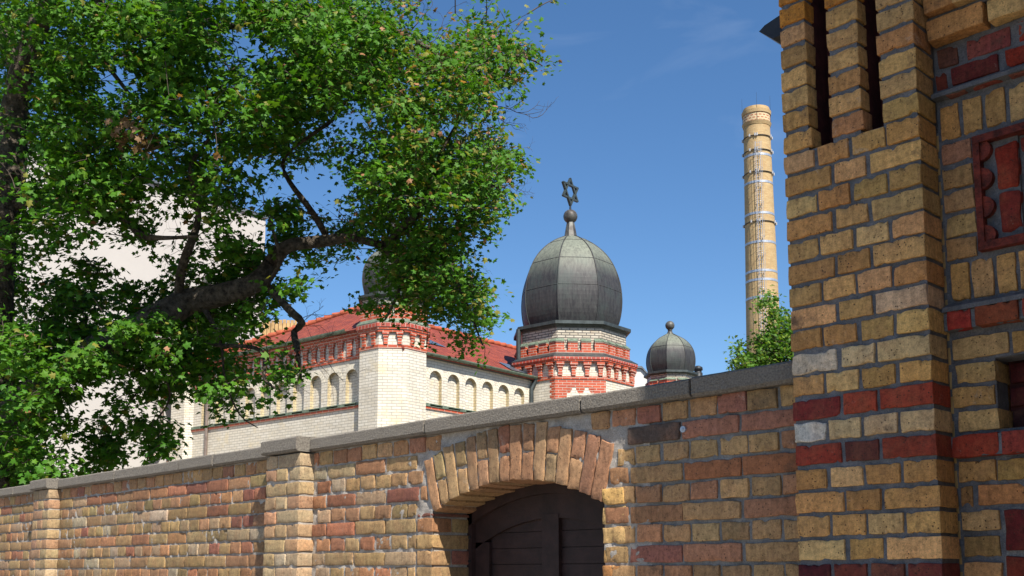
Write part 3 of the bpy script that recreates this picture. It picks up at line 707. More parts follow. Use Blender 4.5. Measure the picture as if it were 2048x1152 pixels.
def smooth_prof(pts, n=26):
    zs = np.array([p[0] for p in pts]); rs = np.array([p[1] for p in pts]); t = np.linspace(0, 1, len(pts)); T = np.linspace(0, 1, n)
    def cub(y):
        m_ = np.gradient(y, t); out = []
        for x in T:
            i = min(int(x*(len(pts)-1)), len(pts)-2); h = t[i+1]-t[i]; s = (x-t[i])/h
            out.append((2*s**3-3*s*s+1)*y[i]+(s**3-2*s*s+s)*h*m_[i]+(-2*s**3+3*s*s)*y[i+1]+(s**3-s*s)*h*m_[i+1])
        return out
    return list(zip(cub(zs), cub(rs)))
def ball(name, c, z, r, parent, mat=DOME):
    n1, n2 = 12, 20; V = []; F = []
    for i in range(n1+1):
        ph = math.pi*i/n1
        for j in range(n2): th = 2*math.pi*j/n2; V.append((c[0]+r*math.sin(ph)*math.cos(th), c[1]+r*math.sin(ph)*math.sin(th), z+r*math.cos(ph)))
    for i in range(n1):
        for j in range(n2): j2 = (j+1) % n2; F.append((i*n2+j, (i+1)*n2+j, (i+1)*n2+j2, i*n2+j2))
    return mesh_np(name, np.array(V), np.array(F), mat, parent)

# --- walls with arcades
def facade(axis, length, zg, arch0, narch, pitch, ztop, frieze, name):
    """axis 'A': plane x=-FO, u=y ; axis 'B': plane y=-FO, u=x. d>0 is outward"""
    T = (lambda p: (-FO-p[1], p[0], p[2])) if axis == 'A' else (lambda p: (p[0], -FO-p[1], p[2]))
    flip = axis == 'A'
    e = empty(name); e.parent = syn
    m = MB()
    def P(pts, mi=0):
        q = [T(p) for p in pts]
        if flip: q = q[::-1]
        m.poly(q, mi)
    u0, u1 = -.2, length
    hw, zs, zsp = .235, 6.09, 6.765; rt = hw; dp = -.115
    def quad(a, b, z0, z1, d=0.0, mi=0): P([(a, d, z0), (b, d, z0), (b, d, z1), (a, d, z1)], mi)
    quad(u0, u1, 0, 5.93); quad(u0, u1, zs, zs+.001)
    edges = [arch0+pitch*i for i in range(narch)]
    prev = u0
    for cx_ in edges:
        quad(prev, cx_-hw, zs, 7.0+.01); prev = cx_+hw
        # back of niche
        n = 12; top = [(cx_-hw*math.cos(math.pi*i/n), zsp+rt*math.sin(math.pi*i/n)) for i in range(n+1)]
        P([(cx_-hw, dp, zs), (cx_+hw, dp, zs)]+[(x, dp, z) for x, z in reversed(top)])
        P([(cx_-hw, 0, zs), (cx_-hw, dp, zs), (cx_-hw, dp, zsp), (cx_-hw, 0, zsp)], 1); P([(cx_+hw, dp, zs), (cx_+hw, 0, zs), (cx_+hw, 0, zsp), (cx_+hw, dp, zsp)], 1)
        for (xa, za), (xb, zb) in zip(top[:-1], top[1:]):
            P([(xa, 0, za), (xa, dp, za), (xb, dp, zb), (xb, 0, zb)], 1)
            P([(xa, 0, za), (xb, 0, zb), (xb, 0, 7.01), (xa, 0, 7.01)])
    quad(prev, u1, zs, 7.01); quad(u0, u1, 7.01, ztop)
    m.build('wall', [WHITE, OCHRE], e)
    # voussoir rings, real thin bricks
    v = MB()
    for cx_ in edges:
        nb = 11
        for i in range(nb):
            a0 = math.pi*(i+.06)/nb; a1 = math.pi*(i+.94)/nb
            q = [(cx_-r*math.cos(a), .006, zsp+r*math.sin(a)) for r, a in ((hw+.002, a0), (hw+.13, a0), (hw+.13, a1), (hw+.002, a1))]
            q = [T(p) for p in q]; q2 = [T((p_[0], 0.0, p_[2])) for p_ in [(cx_-r*math.cos(a), 0, zsp+r*math.sin(a)) for r, a in ((hw+.002, a0), (hw+.13, a0), (hw+.13, a1), (hw+.002, a1))]]
            v.poly(q if not flip else q[::-1])
            for s in range(4): v.poly([q[s], q2[s], q2[(s+1) % 4], q[(s+1) % 4]])
        for i in range(3): pass
    v.build('arch_voussoirs', VOUS, e)
    s = MB(); s.box(u0, u1, -.02, .035, 5.93, 6.0, 0, T); s.build('string_course', RED, e)
    s = MB(); q = [(u0, .05, 6.0), (u1, .05, 6.0), (u1, .05, 6.012), (u0, .05, 6.012)]
    s.box(u0, u1, -.02, .055, 6.0, 6.014, 0, T)
    for a, b in zip([u0]+[x+hw for x in edges], [x-hw for x in edges]+[u1]): s.box(a+.002, b-.002, .002, .045, 6.014, 6.075, 0, T)
    for cx_ in edges: s.box(cx_-hw, cx_+hw, dp+.005, .04, 6.06, 6.085, 0, T)
    s.build('sill_flashing', GREEN, e)
    if frieze:
        f = MB(); f.box(u0, u1, -.02, .03, 7.25, 7.35, 0, T); f.box(u0, u1, -.02, .06, 7.80, 7.90, 0, T); f.box(u0, u1, -.02, .10, 7.90, 8.0, 0, T)
        x = .50; k = 0
        while x < u1:
            f.box(x, x+.175, -.02, .055, 7.35, 7.80, 0, T); f.box(x+.175, x+.21, -.02, .05, 7.66, 7.80, 0, T); f.box(x+.175, x+.235, -.02, .05, 7.73, 7.80, 0, T); f.box(x-.03, x, -.02, .05, 7.70, 7.80, 0, T)
            x += .3675
        f.build('corbel_frieze', RED, e)
    return e
VOUS = mat_plain('white_voussoirs', (.58, .53, .43), .5, 0, .12, 9, .2, .004, 40)
facade('A', 8.4, 8.0, .88, 10, .737, 8.0, True, 'left_front')
facade('B', 5.6, 7.35, .93, 7, .702, 7.36, False, 'right_front')
m = MB(); m.box(7.9, 13.6, -.67, -.5, 0, 7.36); m.box(-.5, 13.9, 8.9, 9.2, 0, 8.0); m.box(14.2, 14.4, -.4, 9.0, 0, 8.0); m.box(-.5, 14.0, -.4, 8.9, 0, .1)
o = m.build('rear_walls', WHITE, syn)
# roof: hip
r = MB(); ap0, ap1 = (2.56, 4.37, 9.80), (11.4, 4.37, 9.80); eA, eB, zA, zB = -.84, -.84, 8.03, 7.36
cA0 = (eA, 9.4, zA); 
r.poly([(eA, eB+.9, zA-.02), (eA, 9.5, zA), ap0][::-1])
r.poly([(-.45, eB, zB), (14.7, eB, zB), ap1, ap0]); r.poly([(-.45, eB, zB), ap0, (eA, eB+.9, zA-.02)][::-1])
r.poly([(14.7, eB, zB), (14.7, 9.5, 8.0), ap1]); r.poly([(14.7, 9.5, 8.0), (eA, 9.5, zA), ap0, ap1])
ro = r.build('roof', TILE, syn)
sol = ro.modifiers.new('thick', 'SOLIDIFY'); sol.thickness = .07; sol.offset = -1
def ridge(a, b, n):
    a, b = np.array(a), np.array(b); P = []
    for i in range(n): P.append(([a+(b-a)*i/n+np.array([0, 0, .02]), a+(b-a)*(i+1.03)/n+np.array([0, 0, .055])], [.085, .10]))
    return P
tubes(ridge(ap0, (eA, 9.5, zA), 24)+ridge(ap0, ap1, 26)+ridge((0, 0.2, 8.3), ap0, 14), 'ridge_tiles', mat_plain('ridge_tile', (.30, .07, .032), .7, 0, .3, 4), ro, 8)
m = MB()
def onB(x, t): y = eB+t*(4.37-eB)/1.0; return (x, y, zB+(9.8-zB)*t+.03)
m.poly([onB(2.1, .33), onB(3.0, .33), onB(3.0, .46), onB(2.1, .46)]); m.build('skylight', GLASSY, ro)
m = MB(); m.poly([onB(4.3, .06), onB(5.2, .06), onB(5.2, .24), onB(4.75, .24)]); m.build('roof_flashing', GLASSY, ro)
# gutters: half-round
def gutter(p0, p1, r_, name, mat, par):
    p0, p1 = np.array(p0, float), np.array(p1, float); d = p1-p0; d /= np.linalg.norm(d); s = np.cross(d, [0, 0, 1]); m = MB(); n = 8
    for k in range(n):
        a0, a1 = math.pi*k/n, math.pi*(k+1)/n
        o0, o1 = s*r_*math.cos(a0)-np.array([0, 0, r_])*math.sin(a0), s*r_*math.cos(a1)-np.array([0, 0, r_])*math.sin(a1)
        m.poly([p0+o0, p1+o0, p1+o1, p0+o1]); m.poly([p0+o1*.9, p1+o1*.9, p1+o0*.9, p0+o0*.9])
    L_ = np.linalg.norm(p1-p0)
    o = m.build(name, mat, par, smooth=True); return o
gutter((-.86, .9, 8.05), (-.86, 8.2, 8.05), .085, 'gutter', GREEN, syn); gutter((.35, -.84, 7.40), (5.2, -.84, 7.40), .075, 'gutter', GREEN, syn)
m = MB(); m.box(-.80, -.60, .8, 8.6, 7.98, 8.03); m.box(.3, 5.2, -.80, -.60, 7.30, 7.36); m.build('eaves_board', ZINC, syn)
tubes([([(5.02, -.80, 7.42), (5.02, -.80, 7.25), (4.93, -.74, 7.05), (4.93, -.74, .2)], [.085, .065, .062, .062])], 'downpipe', ZINC, syn, 10)
tubes([([(-.74, 7.35, 7.9), (-.74, 7.35, .2)], [.05, .05])], 'downpipe', BROWNPIPE, syn, 10)

# --- corner turrets (shared design)
def turret(c, ballz, label=None):
    e = empty('corner_turret'); e.parent = syn; ap = .872
    m = MB(); octprism(m, c, ap, 0, 7.38, top=False); octprism(m, c, ap-.012, 7.38, 7.87, top=False, bot=False); m.build('shaft', WHITE, e)
    m = MB(); octprism(m, c, ap+.018, 7.375, 7.465); octprism(m, c, ap+.05, 7.80, 7.868); octprism(m, c, ap+.075, 7.868, 7.925)
    for k in range(8):
        for u in (-.18, .18):
            facebox(m, c, ap, k, u-.052, u+.052, -.02, .045, 7.475, 7.66); facebox(m, c, ap, k, u-.068, u+.068, -.02, .062, 7.66, 7.73); facebox(m, c, ap, k, u-.088, u+.088, -.02, .082, 7.73, 7.80)
    m.build('corbel_frieze', RED, e)
    m = MB(); octprism(m, c, ap+.098, 7.925, 8.045); m.build('cornice', RED_H, e)
    m = MB(); octprism(m, c, ap+.105, 8.045, 8.06); octprism(m, c, ap+.10, 8.06, 8.155, ap1=ap+.01); m.build('cornice_flashing', GREEN, e)
    m = MB(); octprism(m, c, ap-.05, 8.13, 8.84, top=False); m.build('drum', WHITE_OLD, e)
    m = MB(); octprism(m, c, ap-.005, 8.15, 8.235)
    for k in range(8):
        facebox(m, c, ap-.05, k, -.36, -.045, -.02, .045, 8.235, 8.53); facebox(m, c, ap-.05, k, .045, .36, -.02, .045, 8.235, 8.53)
        facebox(m, c, ap-.05, k, -.365, -.04, -.02, .06, 8.485, 8.53); facebox(m, c, ap-.05, k, .04, .365, -.02, .06, 8.485, 8.53)
    m.build('battlement_band', RED, e)
    m = MB()
    for k in range(8): wedge(m, c, ap-.05, k, -.365, -.04, .075, 8.532, 8.60); wedge(m, c, ap-.05, k, .04, .365, .075, 8.532, 8.60)
    m.build('band_caps', GREEN, e)
    m = MB(); octprism(m, c, ap-.03, 8.74, 8.79, ap1=ap+.04); octprism(m, c, ap+.062, 8.79, 8.86); octprism(m, c, ap+.06, 8.86, 8.90, ap1=ap-.1); m.build('eave', ZINC, e)
    b0 = 8.87; H = 1.53
    prof = smooth_prof([(b0, .80), (b0+.30, .885), (b0+.57, .895), (b0+.85, .84), (b0+1.10, .70), (b0+1.30, .49), (b0+1.44, .25), (b0+H-.01, .11)])
    d = dome_mesh('dome', c, prof, e, ringz=[(b0+.93, interp(prof, b0+.93))])
    tubes([([(c[0], c[1], b0+H-.05), (c[0], c[1], b0+H), (c[0], c[1], ballz-.19), (c[0], c[1], ballz-.17), (c[0], c[1], ballz-.15)], [.15, .12, .07, .10, .06])], 'finial_neck', BRONZE, e, 8)
    ball('finial_ball', c, ballz, .172, e, BRONZE)
    return e
turret((0, 0), 10.90); turret((13.99, 0), 10.70); turret((0, 8.74), 10.95); turret((13.99, 8.74), 10.7)

# --- central tower
T2 = (6.86, -.78); a2 = 1.79
ce = empty('central_tower'); ce.parent = syn
m = MB(); octprism(m, T2, a2, 0, 7.27, top=False); octprism(m, T2, a2-.012, 7.27, 7.9, top=False, bot=False); m.build('shaft', WHITE, ce)
m = MB(); kf = 4                                     # front face index: normal at 225 deg = 45*(4+1)
s2 = a2*math.tan(math.radians(22.5))
rows = int((7.27-5.0)/.077)
for i in range(rows+1):
    z1 = 7.262-.077*i; z0 = z1-.077; t = .13 if i % 2 else .20
    facebox(m, T2, a2, kf, -s2-.004, -.40, -.01, .010, z0, z1); facebox(m, T2, a2, kf, .40, s2+.004, -.01, .010, z0, z1)
    if z0 > 7.02: facebox(m, T2, a2, kf, -.401, .401, -.01, .010, z0, z1)
    facebox(m, T2, a2, kf-1, s2-t, s2+.004, -.01, .009, z0, z1); facebox(m, T2, a2, kf+1, -s2-.004, -s2+t*.0+.02, -.01, .009, z0, z1)
for u in (-.345, 0, .345):
    w_ = .10 if abs(u) > .1 else .13
    for q in range(3): facebox(m, T2, a2, kf, u-w_+.028*q, u+w_-.028*q, -.01, .006, 7.0-.05*(q+1), 7.0-.05*q+.02)
m.build('red_surround', RED, ce)
m = MB(); octprism(m, T2, a2+.03, 7.262, 7.352); octprism(m, T2, a2+.075, 7.762, 7.80); octprism(m, T2, a2+.115, 7.80, 7.848)
for k in range(8):
    for u in (-.60, -.20, .20, .60):
        facebox(m, T2, a2, k, u-.060, u+.060, -.02, .06, 7.365, 7.60); facebox(m, T2, a2, k, u-.085, u+.085, -.02, .085, 7.60, 7.68); facebox(m, T2, a2, k, u-.115, u+.115, -.02, .115, 7.68, 7.765)
m.build('corbel_frieze', RED, ce)
m = MB(); octprism(m, T2, a2+.135, 7.848, 7.93); m.build('cornice', RED_H, ce)
m = MB(); octprism(m, T2, a2+.145, 7.93, 7.945); octprism(m, T2, a2+.14, 7.945, 8.07, ap1=a2-.06); m.build('cornice_flashing', ZINC, ce)
ad = 1.60
m = MB(); octprism(m, T2, ad, 8.0, 8.99, top=False); m.build('drum', WHITE_OLD, ce)
sd_ = (ad+.1)*math.tan(math.radians(22.5))
m = MB(); octprism(m, T2, ad+.10, 8.06, 8.145)
cells = [(-sd_, -.415+.0), (-.305, -.055), (.055, .305), (.415, sd_)]
cells = [(-sd_, -.455), (-.345, -.055), (.055, .345), (.455, sd_)]
for k in range(8):
    for a, b in cells:
        facebox(m, T2, ad, k, a, b, -.02, .10, 8.145, 8.385); facebox(m, T2, ad, k, a+.0, b, -.02, .118, 8.385, 8.43)
m.build('battlement_band', RED, ce)
m = MB()
for k in range(8):
    for a, b in cells: wedge(m, T2, ad, k, a-.004, b+.004, .13, 8.432, 8.53)
m.build('band_caps', GREEN, ce)
m = MB(); octprism(m, T2, ad-.01, 8.86, 8.935, ap1=ad+.06); octprism(m, T2, ad+.145, 8.95, 9.045); octprism(m, T2, ad+.06, 8.935, 8.95, ap1=ad+.14, bot=False, top=False); octprism(m, T2, ad+.14, 9.045, 9.09, ap1=ad-.15)
m.build('eave', ZINC, ce)
prof = smooth_prof([(9.05, 1.43), (9.45, 1.56), (9.95, 1.615), (10.45, 1.575), (10.85, 1.47), (11.20, 1.32), (11.50, 1.12), (11.78, .84), (12.0, .53), (12.15, .22)], 34)
dome_mesh('dome', T2, prof, ce, ringz=[(z, interp(prof, z)) for z in (10.22, 11.12, 11.86)])
k_ = MB(); octprism(k_, T2, .20, 12.13, 12.63, ap1=.115); k_.build('finial_neck', BRONZE, ce)
ball('finial_ball', T2, 12.83, .226, ce, BRONZE)
# six-pointed star on a rod
zc, Rs = 13.645, .43; m = MB(); th = .035; wv = .029
def bar(p, q):
    p, q = np.array(p), np.array(q); d = (q-p)/np.linalg.norm(q-p); n = np.array([-d[1], d[0]])*wv/1.0
    pts = [p-n-d*.02, q-n+d*.02, q+n+d*.02, p+n-d*.02]
    F = [(T2[0]+u, T2[1]-th, zc+v) for u, v in pts]; K = [(x, T2[1]+th, z) for x, _, z in F]
    m.poly(F); m.poly(K[::-1])
    for i in range(4): j = (i+1) % 4; m.poly([F[i], K[i], K[j], F[j]])
for base in (90, -90):
    V = [(Rs*math.cos(math.radians(base+120*i)), Rs*math.sin(math.radians(base+120*i))) for i in range(3)]
    for i in range(3): bar(V[i], V[(i+1) % 3])
    th = .042
star = m.build('star', mat_plain('weathered_bronze', (.05, .065, .065), .55, .4, .3, 20), ce)
tubes([([(T2[0], T2[1], 13.0), (T2[0], T2[1], zc-Rs+.03)], [.035, .028])], 'star_rod', BLACKM, ce, 8)
# big downpipe at the left edge of the tower eave
v0 = octv(T2, ad+.12, 0, 3)
tubes([([(v0[0], v0[1], 8.97), (v0[0], v0[1], 7.78)], [.075, .075])], 'downpipe', ZINC, ce, 10)

# ================================================================== OTHER BUILDINGS
SX, SY = syn.rotation_euler.z, C1
def local_empty(name):
    return empty(name, C1, syn.rotation_euler.z)
wb = tag(local_empty('apartment_block'), 'tall blank cream rendered building with flat roof standing behind the tree', 'apartment block')
m = MB(); m.box(-14, 3.15, 10.0, 24, 0, 14.15); m.build('wall', PINK, wb)
m = MB(); m.box(-14.1, 3.2, 9.93, 24.1, 14.15, 14.27); m.build('parapet_cap', ROOFG, wb)
tubes([([(-.72, 9.86, 8.4), (-.72, 9.86, 5.55), (-.80, 9.86, 5.38), (-1.15, 9.86, 5.15)], [.06, .06, .06, .06])], 'downpipe', BROWNPIPE, wb, 10)
m = MB(); m.box(-13, -7, 9.99, 10.02, 13.1, 13.16)
# larch clad roof structure
ld = tag(empty('timber_screen', (0, 0, 0)), 'screen of upright larch boards rising beyond the tiled synagogue roof', 'screen')
a0, a1 = np.array([-37.6, 21.45]), np.array([-36.25, 22.87]); dv = (a1-a0); Ls = np.linalg.norm(dv); dv /= Ls; nv_ = np.array([dv[1], -dv[0]])
m = MB(); m2 = MB()
x = 0
while x < Ls:
    w_ = .13; T = lambda p: (a0[0]+dv[0]*p[0]+nv_[0]*p[1], a0[1]+dv[1]*p[0]+nv_[1]*p[1], p[2]); m.box(x, min(x+w_, Ls), 0, .03, 0.0, 11.72+rng.normal()*.015, 0, T); x += .155
m2.box(0, Ls, -.35, -.02, 0, 11.6, 0, T)
m.build('boards', SLAT, ld); m2.build('frame', mat_plain('dark_timber', (.10, .07, .05)), ld)
# small white gable right of the tower
gb = tag(empty('gabled_house'), 'small white gable wall with dark verge between the two domes', 'house')
Tg = lambda p: tuple(lv((p[0], p[1], 0))+np.array([0, 0, p[2]]))
D = 60.0
def gx(px): return (px-1024)/2134.36*D/.983
prof = [(gx(1225), 0), (gx(1319), 0), (gx(1319), 12.05), (gx(1283), 13.22), (gx(1262), 13.25), (gx(1225), 13.25)]
m = MB(); F = [Tg((x, D, z)) for x, z in prof]; K = [Tg((x, D+6, z)) for x, z in prof]; m.poly(F); m.poly(K[::-1])
for i in range(len(F)): j = (i+1) % len(F); m.poly([F[j], F[i], K[i], K[j]])
m.build('wall', mat_plain('white_plaster', (.5, .49, .47), .9, 0, .05), gb)
m = MB()
for (xa, za), (xb, zb) in ((prof[2], prof[3]), (prof[3], prof[4])):
    F = [Tg((xa, D-.15, za+.01)), Tg((xb, D-.15, zb+.01)), Tg((xb, D-.15, zb+.13)), Tg((xa, D-.15, za+.13))]; K = [Tg((xa, D+6.1, za+.01)), Tg((xb, D+6.1, zb+.01)), Tg((xb, D+6.1, zb+.13)), Tg((xa, D+6.1, za+.13))]
    m.poly(F); m.poly([F[3], F[2], K[2], K[3]]); m.poly([F[0], K[0], K[1], F[1]])
m.build('roof', ROOFG, gb)
# orange ridge with chimney pot
cg = tag(empty('tiled_house'), 'orange tiled rooftop with dark chimney pot just right of the small dome', 'house')
m = MB(); D = 60.0; zt = 12.95
prof = [(gx(1360), 12.1), (gx(1388), 12.78), (gx(1401), 12.86), (gx(1412), 12.3), (gx(1425), 11.5), (gx(1425), 0), (gx(1360), 0)]
F = [Tg((x, D, z)) for x, z in prof]; K = [Tg((x, D+5, z)) for x, z in prof]; m.poly(F[::-1]); m.poly(K)
for i in range(len(F)): j = (i+1) % len(F); m.poly([F[i], F[j], K[j], K[i]])
m.build('roof', TILE, cg)
p = lv((gx(1395), D-.1, 0)); tubes([([(p[0], p[1], z) for z in (12.6, 12.95, 12.96, 13.1, 13.11, 13.28, 13.36, 13.38)], [.26, .26, .21, .21, .28, .26, .12, .01])], 'chimney_pot', BLACKM, cg, 12)

# ================================================================== FACTORY CHIMNEY
D = 75.0; cpos = lv((0, D, 0)); cc = lv(((1524-1024)/2134.36*D*1.0, D, 0))
cc = lv((18.30, D+1.1, 0)); TOPD = .36; rz0, rz1 = 1.24, .955
ch = tag(empty('factory_chimney', (cc[0], cc[1], 0)), 'tall round yellow brick factory chimney with steel bands and ladder', 'chimney')
def chr_(z): return 1.235+(z-17.86)*(.955-1.235)/(35.4-17.86)
m = MB(); nseg = 48; zz = [0, 10, 17, 22, 27, 31, 34.61]
for za, zb in zip(zz[:-1], zz[1:]):
    for i in range(nseg):
        a, b = 2*math.pi*i/nseg, 2*math.pi*(i+1)/nseg; ra, rb = chr_(za), chr_(zb)
        m.poly([(ra*math.cos(a), ra*math.sin(a), za), (ra*math.cos(b), ra*math.sin(b), za), (rb*math.cos(b), rb*math.sin(b), zb), (rb*math.cos(a), rb*math.sin(a), zb)], 0, [(a*1.1, za), (b*1.1, za), (b*1.1, zb), (a*1.1, zb)])
CHB = mat_bricktex('yellow_clinker', (.45, .32, .15), (.38, .24, .10), (.33, .25, .15), .26, .085, .012, (.34, .19, .08), .8)
m.build('shaft', CHB, ch, smooth=True)
def ringm(name, z0, z1, r0, r1, mat, par=ch, cap=True):
    m = MB()
    for i in range(nseg):
        a, b = 2*math.pi*i/nseg, 2*math.pi*(i+1)/nseg; A = lambda r, z, t: (r*math.cos(t), r*math.sin(t), z)
        m.poly([A(r0, z0, a), A(r0, z0, b), A(r1, z1, b), A(r1, z1, a)], 0, [(a*1.1, z0), (b*1.1, z0), (b*1.1, z1), (a*1.1, z1)])
        if cap: m.poly([A(r1, z1, a), A(r1, z1, b), A(r1*.7, z1, b), A(r1*.7, z1, a)]); m.poly([A(r0*.9, z0, a), A(r0*.9, z0, b), A(r0, z0, b), A(r0, z0, a)])
    return m.build(name, mat, par, smooth=False)
ringm('crown_cornice', 34.61, 34.86, 1.0, 1.08, CHB); ringm('crown_band', 34.86, 35.51, 1.0, 1.0, mat_bricktex('chequered_brick', (.26, .07, .04), (.36, .13, .07), (.52, .40, .24), .34, .20, .06, None, .8, 0.0))
ringm('crown_cornice', 35.51, 35.78, 1.06, 1.09, CHB); ringm('crown_rim', 35.78, 36.05, .99, .97, CHB)
def zch(y):                                        # height on the near side for image row
    D_ = D; yc = (CY-y)/FPX; return 1.6+D_*(math.sin(PITCH)+yc*math.cos(PITCH))/(math.cos(PITCH)-yc*math.sin(PITCH))
for y in (306, 361, 424, 482, 540, 558, 593): z = zch(y); ringm('steel_band', z-.085, z+.085, chr_(z)+.02, chr_(z)+.02, GALV)
ANT = None; fa = math.atan2(-cc[1], -cc[0])                      # towards the camera
for y in (268, 297, 341, 441):
    z = zch(y); rr = chr_(z)+.05
    g_ = empty('antenna_ring'); g_.parent = ch
    pts = [(rr*math.cos(t), rr*math.sin(t), z) for t in np.linspace(0, 2*math.pi, 33)]
    tubes([(pts, [.035]*33)], 'ring', BLACKM, g_, 6)
    for t in np.arange(0, 360, 22):
        if (t//22) % 4 in (1, 2): continue
        a = math.radians(t)+fa; R2 = rr+.05
        if ANT is None:
            m = MB(); m.box(-.04, .04, -.04, .04, -.07, .13); q = m.build('antenna', mat_plain('antenna_grey', (.45, .45, .46), .5, .2)); ANT = q.data
        else: q = bpy.data.objects.new('antenna', ANT); COL.objects.link(q)
        q.parent = g_; q.location = (R2*math.cos(a), R2*math.sin(a), z)
# ladder on the near side
la = empty('ladder'); la.parent = ch; t0 = fa+.03
nr = np.array([math.cos(t0), math.sin(t0)]); tn = np.array([-nr[1], nr[0]]); zs_ = np.arange(2.0, zch(283), .33)
P = []
for s_ in (-.16, .16): P.append(([tuple(nr*(chr_(z)+.22)+tn*s_)+(z,) for z in (2, 10, 18, 24, 30, zch(283))], [.020]*6))
for z in zs_: P.append(([tuple(nr*(chr_(z)+.22)-tn*.16)+(z,), tuple(nr*(chr_(z)+.22)+tn*.16)+(z,)], [.012]*2))
tubes(P, 'rails_and_rungs', GALV, la, 5)
P = []
for z in np.arange(5, zch(285), 1.3):
    r_0 = chr_(z); P.append(([tuple(nr*(r_0+.2)+(tn*.17))+(z,)]+[tuple(nr*(r_0+.22+.42*math.sin(a))+tn*(.30*math.cos(a)))+(z,) for a in np.linspace(0, math.pi, 9)]+[tuple(nr*(r_0+.2)-(tn*.17))+(z,)], [.013]*11))
    for s_ in (-.16, .16): P.append(([tuple(nr*(r_0-.02)+tn*s_)+(z,), tuple(nr*(r_0+.23)+tn*s_)+(z,)], [.03]*2))
for a in (.5, 1.57, 2.6): P.append(([tuple(nr*(chr_(z)+.22+.42*math.sin(a))+tn*(.30*math.cos(a)))+(z,) for z in np.linspace(5, zch(285), 20)], [.009]*20))
tubes(P, 'safety_cage', GALV, la, 5)
for t in (-1.5, .05, 1.45): tubes([([(1.03*math.cos(fa+t), 1.03*math.sin(fa+t), 34.7), (1.03*math.cos(fa+t), 1.03*math.sin(fa+t), 37.0)], [.014, .007])], 'lightning_rod', BLACKM, ch, 5)

# ================================================================== TREES
def at(px, py, D):
    xc, yc = (px-CX)/FPX, (CY-py)/FPX; yy = math.cos(PITCH)-yc*math.sin(PITCH); zz = math.sin(PITCH)+yc*math.cos(PITCH)
    k = D/yy; return EYE+RM @ np.array([xc*k, D, zz*k])
def spline(pts, step=.09):
    """pts (n,4): position+radius -> dense Catmull-Rom"""
    P = np.array(pts, float); out = []
    E_ = np.vstack([2*P[0]-P[1], P, 2*P[-1]-P[-2]])
    for i in range(1, len(E_)-2):
        n = max(2, int(np.linalg.norm(E_[i+1, :3]-E_[i, :3])/step))
        for q in range(n):
            t = q/n; a, b, c_, d = E_[i-1], E_[i], E_[i+1], E_[i+2]
            out.append(.5*((2*b)+(-a+c_)*t+(2*a-5*b+4*c_-d)*t*t+(-a+3*b-3*c_+d)*t**3))
    out.append(P[-1]); return np.array(out)
# leaf outline (maple), unit length
_h = [(0, 0), (.16, -.04), (.46, .06), (.30, .30), (.55, .62), (.23, .60), (0, 1.0)]
LEAF_O = np.array(_h+[(-x, y) for x, y in _h[-2:0:-1]]); LEAF_O = np.column_stack([LEAF_O[:, 0], LEAF_O[:, 1], -.16*np.abs(LEAF_O[:, 0])-.10*np.maximum(LEAF_O[:, 1]-.3, 0)])
LEAF_C = np.array([[0, .36, .03]]); LV = np.vstack([LEAF_C, LEAF_O]); nlo = len(LEAF_O)
LF = np.array([(0, 1+i, 1+(i+1) % nlo) for i in range(nlo)])
def leaves(name, P, Nn, size, col, parent, up=None):
    n = len(P); Nn = Nn/np.linalg.norm(Nn, axis=1)[:, None]
    d = rng.normal(size=(n, 3)); d[:, 2] -= .5
    if up is not None: d = d*.6+up
    d -= (d*Nn).sum(1)[:, None]*Nn; d /= np.linalg.norm(d, axis=1)[:, None]; x = np.cross(d, Nn)
    V = P[:, None, :]+size[:, None, None]*(LV[None, :, 0:1]*x[:, None, :]*rng.uniform(.85, 1.1, (n, 1, 1))+LV[None, :, 1:2]*d[:, None, :]+LV[None, :, 2:3]*Nn[:, None, :]*rng.uniform(.4, 1.8, (n, 1, 1)))
    F = (LF[None]+np.arange(n)[:, None, None]*len(LV)).reshape(-1, 3)
    return mesh_np(name, V.reshape(-1, 3), F, LEAF, parent, np.repeat(col, len(LV), 0), smooth=False)
def grow_twigs(nodes, centers, rad0=.004):
    """attach every spray centre to its nearest node; returns twig paths and the enlarged node set"""
    N_ = list(nodes); arr = np.array(nodes); paths = []; buf = []
    d0 = np.array([np.min(np.linalg.norm(arr-c_, axis=1)) for c_ in centers]); order = np.argsort(d0)
    cap = len(arr)+len(centers)*4; A = np.empty((cap, 3)); A[:len(arr)] = arr; n = len(arr)
    for i in order:
        c_ = centers[i]; d = np.linalg.norm(A[:n]-c_, axis=1); j = int(np.argmin(d)); s = A[j].copy(); L_ = d[j]
        m_ = (s+c_)/2+rng.normal(size=3)*L_*.10+np.array([0, 0, L_*.08]); T = np.linspace(0, 1, 5)[:, None]
        P = (1-T)**2*s+2*T*(1-T)*m_+T*T*c_; k = min(.014, .0028+.009*L_); paths.append((P, np.linspace(k, .0025, 5)))
        A[n:n+3] = P[2:5]; n += 3
    return paths
GRID = """8888788999 8799999987 71111453
8887888999 7556889999 75578631
7788878799 7531499998 88898872
8889843978 7769999999 79997742
9688864698 9889989999 78886100
9678997996 7898888238 96785000
9988889876 7778865368 87588200
8689988878 7888777759 99999600
8678899578 8724512799 99998740
8888999638 8733421589 99999410
5787678334 7747753489 98588500
8676556836 2756925988 89874210
8573622226 2883747638 99960000
8456742447 5983434249 99981100
8689878887 8888821536 99997300
8688757888 9877410026 68796000
9899997888 9864100021 11486000
9889999879 9724620000 01166000
8689985779 9837820000 00012000
8598356778 8736400000 00000000
9966567544 6243000000 00000000
9873467602 2004000000 00000000
9720471620 0000000000 00000000
9802560520 0000000000 00000000
8840000000 0000000000 00000000"""
G = np.array([[int(c_) for c_ in r.replace(' ', '')] for r in GRID.split('\n')], float); GH, GW = G.shape
LAI = np.array([0, .10, .22, .40, .62, .95, 1.5, 2.2, 3.3, 5.0])
